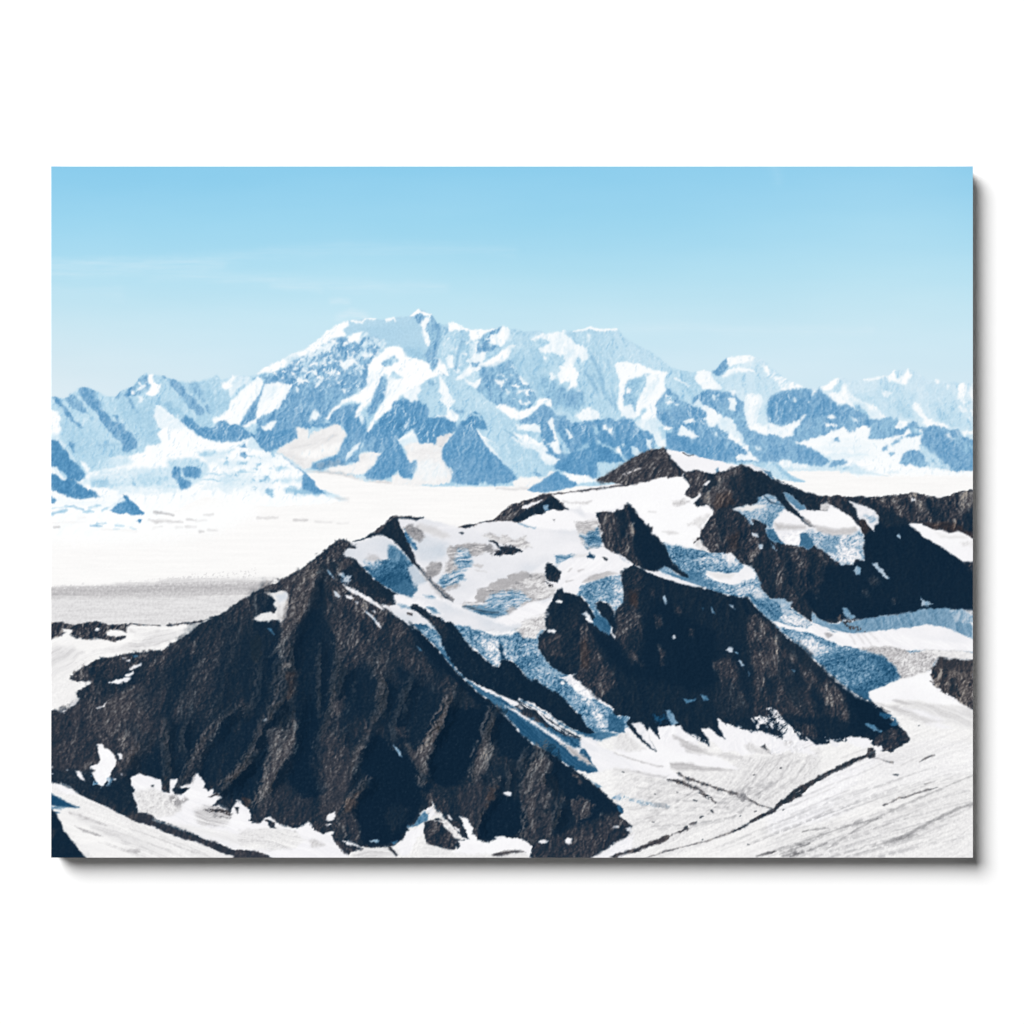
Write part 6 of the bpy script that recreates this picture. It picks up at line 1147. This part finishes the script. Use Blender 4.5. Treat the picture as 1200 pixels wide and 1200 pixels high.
# fine snow gullies in the far rock, fine rock ribs in the far shaded snow
st = np.where(XX < 520, tex('s118'), tex('s72'))*.6+tex('rock')*.6
lu = IMG.mean(-1)
flat = 1-np.clip(1.25-np.hypot((XX-455)/55, (YY-392)/26), 0, 1)   # the smooth snow dome stays smooth
st = st*flat
def MX(a, c):
    global IMG
    IMG = IMG*(1-a[..., None])+np.array(c, f4)/255*a[..., None]
big = np.clip(fbm(XX/45, YY/45, 3, 930)*1.6+.45, 0, 1)
MX(a2*np.clip((.74-lu)*8, 0, 1)*np.clip((st-.12)*1.5, 0, 1)*(.15+.75*big)*np.clip((560-YY)/60, .25, 1), (212, 229, 241))
MX(a2*np.clip((.74-lu)*8, 0, 1)*np.clip((-st-.2)*1.3, 0, 1)*.55, (78, 134, 178))
MX(a2*np.clip((lu-.74)*12, 0, 1)*np.clip((.9-lu)*14, 0, 1)*np.clip((-st-.2)*1.5, 0, 1)*(.05+.7*(1-big)), (126, 178, 213))
MX(a2*np.clip((lu-.74)*12, 0, 1)*np.clip((.92-lu)*14, 0, 1)*np.clip((st-.25)*1.5, 0, 1)*(.1+.65*big), (226, 240, 248))
MX(a2*np.clip((lu-.92)*14, 0, 1)*np.clip((-st-.3)*1.6, 0, 1)*.6, (196, 222, 238))
warped = warp(IMG, 1.2, 9, 700)
near = np.clip((YY-560)/60, 0, 1)[..., None]
IMG = np.where(land, warped, warp(IMG, .8, 7, 700))
lum = IMG.mean(-1, keepdims=True)
sat = IMG.max(-1, keepdims=True)-IMG.min(-1, keepdims=True)
# micro relief: stronger on rock than on snow
mr = (.3*tex('fine')+.9*tex('grain')+.1*tex('iso'))[..., None]
amp = np.where(REG[..., None] == 2, .02*np.clip((.99-lum)*4, 0, 1)+.004, np.where(lum < .35, .03*lum/.35, .007+.035*np.clip((.9-lum)*3, 0, 1)))
amp = np.where(REG[..., None] == 3, .005, amp)
IMG = np.where(land, IMG+amp*mr, IMG)
IMG = np.where((REG == 4)[..., None] & (lum < .5), IMG*np.array([.965, 1., 1.035], f4), IMG)
IMG = np.where(land, IMG+.45*(IMG-blur(IMG, 1)), IMG)
IMG = np.clip(IMG, 0, .998)
# ================================================================ the scene: an unframed canvas print on a white wall
import bpy, bmesh
sc = bpy.context.scene
col = sc.collection
GAIN = 1.18                               # light falling on the print face, so that inks come out at their own colour
inks = np.where(IMG <= .04045, IMG/12.92, ((IMG+.055)/1.055)**2.4).astype(f4)/GAIN

def material(name, rough=.8, spec=.1):
    m = bpy.data.materials.new(name); m.use_nodes = True
    nt = m.node_tree; b = nt.nodes['Principled BSDF']
    b.inputs['Roughness'].default_value = rough
    b.inputs['Specular IOR Level'].default_value = spec
    return m, nt, b

# white painted wall: faint roller texture
mw, nt, b = material('wall_paint', .9, .05)
b.inputs['Base Color'].default_value = (.872, .872, .872, 1)
tc = nt.nodes.new('ShaderNodeTexCoord'); nz = nt.nodes.new('ShaderNodeTexNoise'); bp = nt.nodes.new('ShaderNodeBump')
nz.inputs['Scale'].default_value = 900; nz.inputs['Detail'].default_value = 3
bp.inputs['Strength'].default_value = .02; bp.inputs['Distance'].default_value = .0005
nt.links.new(tc.outputs['Object'], nz.inputs['Vector']); nt.links.new(nz.outputs['Fac'], bp.inputs['Height']); nt.links.new(bp.outputs['Normal'], b.inputs['Normal'])

# inks on canvas
mi, nt, b = material('printed_inks', .85, .03)
at = nt.nodes.new('ShaderNodeAttribute'); at.attribute_name = 'ink'
tc = nt.nodes.new('ShaderNodeTexCoord'); nz = nt.nodes.new('ShaderNodeTexNoise'); nz.inputs['Scale'].default_value = 1500; nz.inputs['Detail'].default_value = 2
mr_ = nt.nodes.new('ShaderNodeMapRange'); mr_.inputs['To Min'].default_value = .975; mr_.inputs['To Max'].default_value = 1.025
vm = nt.nodes.new('ShaderNodeVectorMath'); vm.operation = 'SCALE'
nt.links.new(tc.outputs['Object'], nz.inputs['Vector']); nt.links.new(nz.outputs['Fac'], mr_.inputs['Value'])
nt.links.new(at.outputs['Color'], vm.inputs[0]); nt.links.new(mr_.outputs['Result'], vm.inputs['Scale']); nt.links.new(vm.outputs['Vector'], b.inputs['Base Color'])

# raw canvas on the turned-over sides and back
mc, nt, b = material('canvas_sides', .95, .05)
wv = nt.nodes.new('ShaderNodeTexNoise'); wv.inputs['Scale'].default_value = 700
cr = nt.nodes.new('ShaderNodeValToRGB'); cr.color_ramp.elements[0].color = (.66, .65, .63, 1); cr.color_ramp.elements[1].color = (.8, .8, .79, 1)
nt.links.new(wv.outputs['Fac'], cr.inputs['Fac']); nt.links.new(cr.outputs['Color'], b.inputs['Base Color'])

DEPTH = .027
def link_mesh(name, me, m, parent=None):
    o = bpy.data.objects.new(name, me); col.objects.link(o); me.materials.append(m)
    o.parent = parent
    return o

# the wall (1 px of the photograph = 1 mm)
bm = bmesh.new(); bmesh.ops.create_cube(bm, size=1)
for v in bm.verts: v.co = (v.co.x*8, v.co.y*.1+.05, v.co.z*6)
me = bpy.data.meshes.new('wall'); bm.to_mesh(me); bm.free()
wall = link_mesh('wall', me, mw); wall['kind'] = 'structure'; wall['label'] = 'plain bright white wall behind the print'

art = bpy.data.objects.new('canvas_print', None); col.objects.link(art); art.location = (0, 0, 0)
art['label'] = 'unframed wide canvas print of snowy mountains and dark rock ridges on the white wall'
art['category'] = 'wall print'

# stretched canvas body, its front just behind the inks
bm = bmesh.new(); bmesh.ops.create_cube(bm, size=1)
for v in bm.verts: v.co = (v.co.x*1.0796, -DEPTH/2+.0002+v.co.y*(DEPTH-.0004)-.0001, v.co.z*.8096)
bmesh.ops.bevel(bm, geom=list(bm.edges), offset=.0006, segments=2, affect='EDGES')
me = bpy.data.meshes.new('canvas_body'); bm.to_mesh(me); bm.free()
body = link_mesh('canvas_body', me, mc, art); body.location.y = -.0001

# clean area map: majority of the neighbourhood
ids = [1, 2, 3, 4, 5]
votes = np.concatenate([blur((REG == k).astype(f4)[..., None], 3) for k in ids], -1)
AREA = np.argmax(votes, -1)+1
names = {1: ('printed_sky', 'clear pale blue sky with thin streaks of cloud, top of the print'),
         2: ('printed_snow_range', 'far blue and white snow mountains in the print'),
         3: ('printed_ice_plain', 'flat white glacier plain below the far range in the print'),
         4: ('printed_rock_ridge', 'near dark rock peaks in the print'),
         5: ('printed_glacier', 'near snowfields and streaked glacier ice in the print')}
gx = np.linspace(-.54, .54, W).astype(f4); gz = np.linspace(.405, -.405, H).astype(f4)
PX, PZ = np.meshgrid(gx, gz)
vid = np.arange(W*H, dtype=np.int32).reshape(H, W)
quads = np.stack([vid[1:, :-1], vid[1:, 1:], vid[:-1, 1:], vid[:-1, :-1]], -1)
fa = AREA[:-1, :-1]
inkf = np.concatenate([inks.reshape(-1, 3), np.ones((W*H, 1), f4)], 1)
for k in ids:
    q = quads[fa == k]
    if not len(q): continue
    used, inv = np.unique(q.ravel(), return_inverse=True)
    me = bpy.data.meshes.new(names[k][0])
    me.vertices.add(len(used))
    co = np.stack([PX.ravel()[used], np.full(len(used), -DEPTH-.0003, f4), PZ.ravel()[used]], -1).astype(f4)
    me.vertices.foreach_set('co', co.ravel())
    n = len(q)
    me.loops.add(n*4); me.loops.foreach_set('vertex_index', inv.astype(np.int32).ravel())
    me.polygons.add(n); me.polygons.foreach_set('loop_start', np.arange(0, n*4, 4, dtype=np.int32))
    try: me.polygons.foreach_set('loop_total', np.full(n, 4, np.int32))
    except Exception: pass
    me.update(calc_edges=True)
    a = me.color_attributes.new('ink', 'FLOAT_COLOR', 'POINT')
    a.data.foreach_set('color', inkf[used].ravel())
    o = link_mesh(names[k][0], me, mi, art); o['label'] = names[k][1]

# ---------------------------------------------------------------- light: one large soft lamp up and to the left, pale room light
w = bpy.data.worlds.new('World'); sc.world = w; w.use_nodes = True
bg = w.node_tree.nodes['Background']; bg.inputs['Color'].default_value = (1, 1, 1, 1); bg.inputs['Strength'].default_value = .085
from mathutils import Vector
ld = bpy.data.lights.new('softbox', 'AREA'); ld.shape = 'DISK'; D = 80.
ld.size = 2*D*math.tan(math.radians(17.5)); ld.energy = 114800
lo = bpy.data.objects.new('softbox', ld); col.objects.link(lo)
dv = Vector((-.74, -1, .78)).normalized(); lo.location = dv*D
lo.rotation_euler = (-dv).to_track_quat('-Z', 'Y').to_euler()

cd = bpy.data.cameras.new('camera'); cam = bpy.data.objects.new('camera', cd); col.objects.link(cam)
cd.lens = 85; cd.sensor_width = 36; cd.clip_end = 200
cam.location = (0, -DEPTH-1.2*85/36, 0); cam.rotation_euler = (math.radians(90), 0, 0)
sc.camera = cam
sc.view_settings.view_transform = 'Standard'; sc.view_settings.look = 'None'
sc.view_settings.exposure = 0; sc.view_settings.gamma = 1; sc.view_settings.use_curve_mapping = False
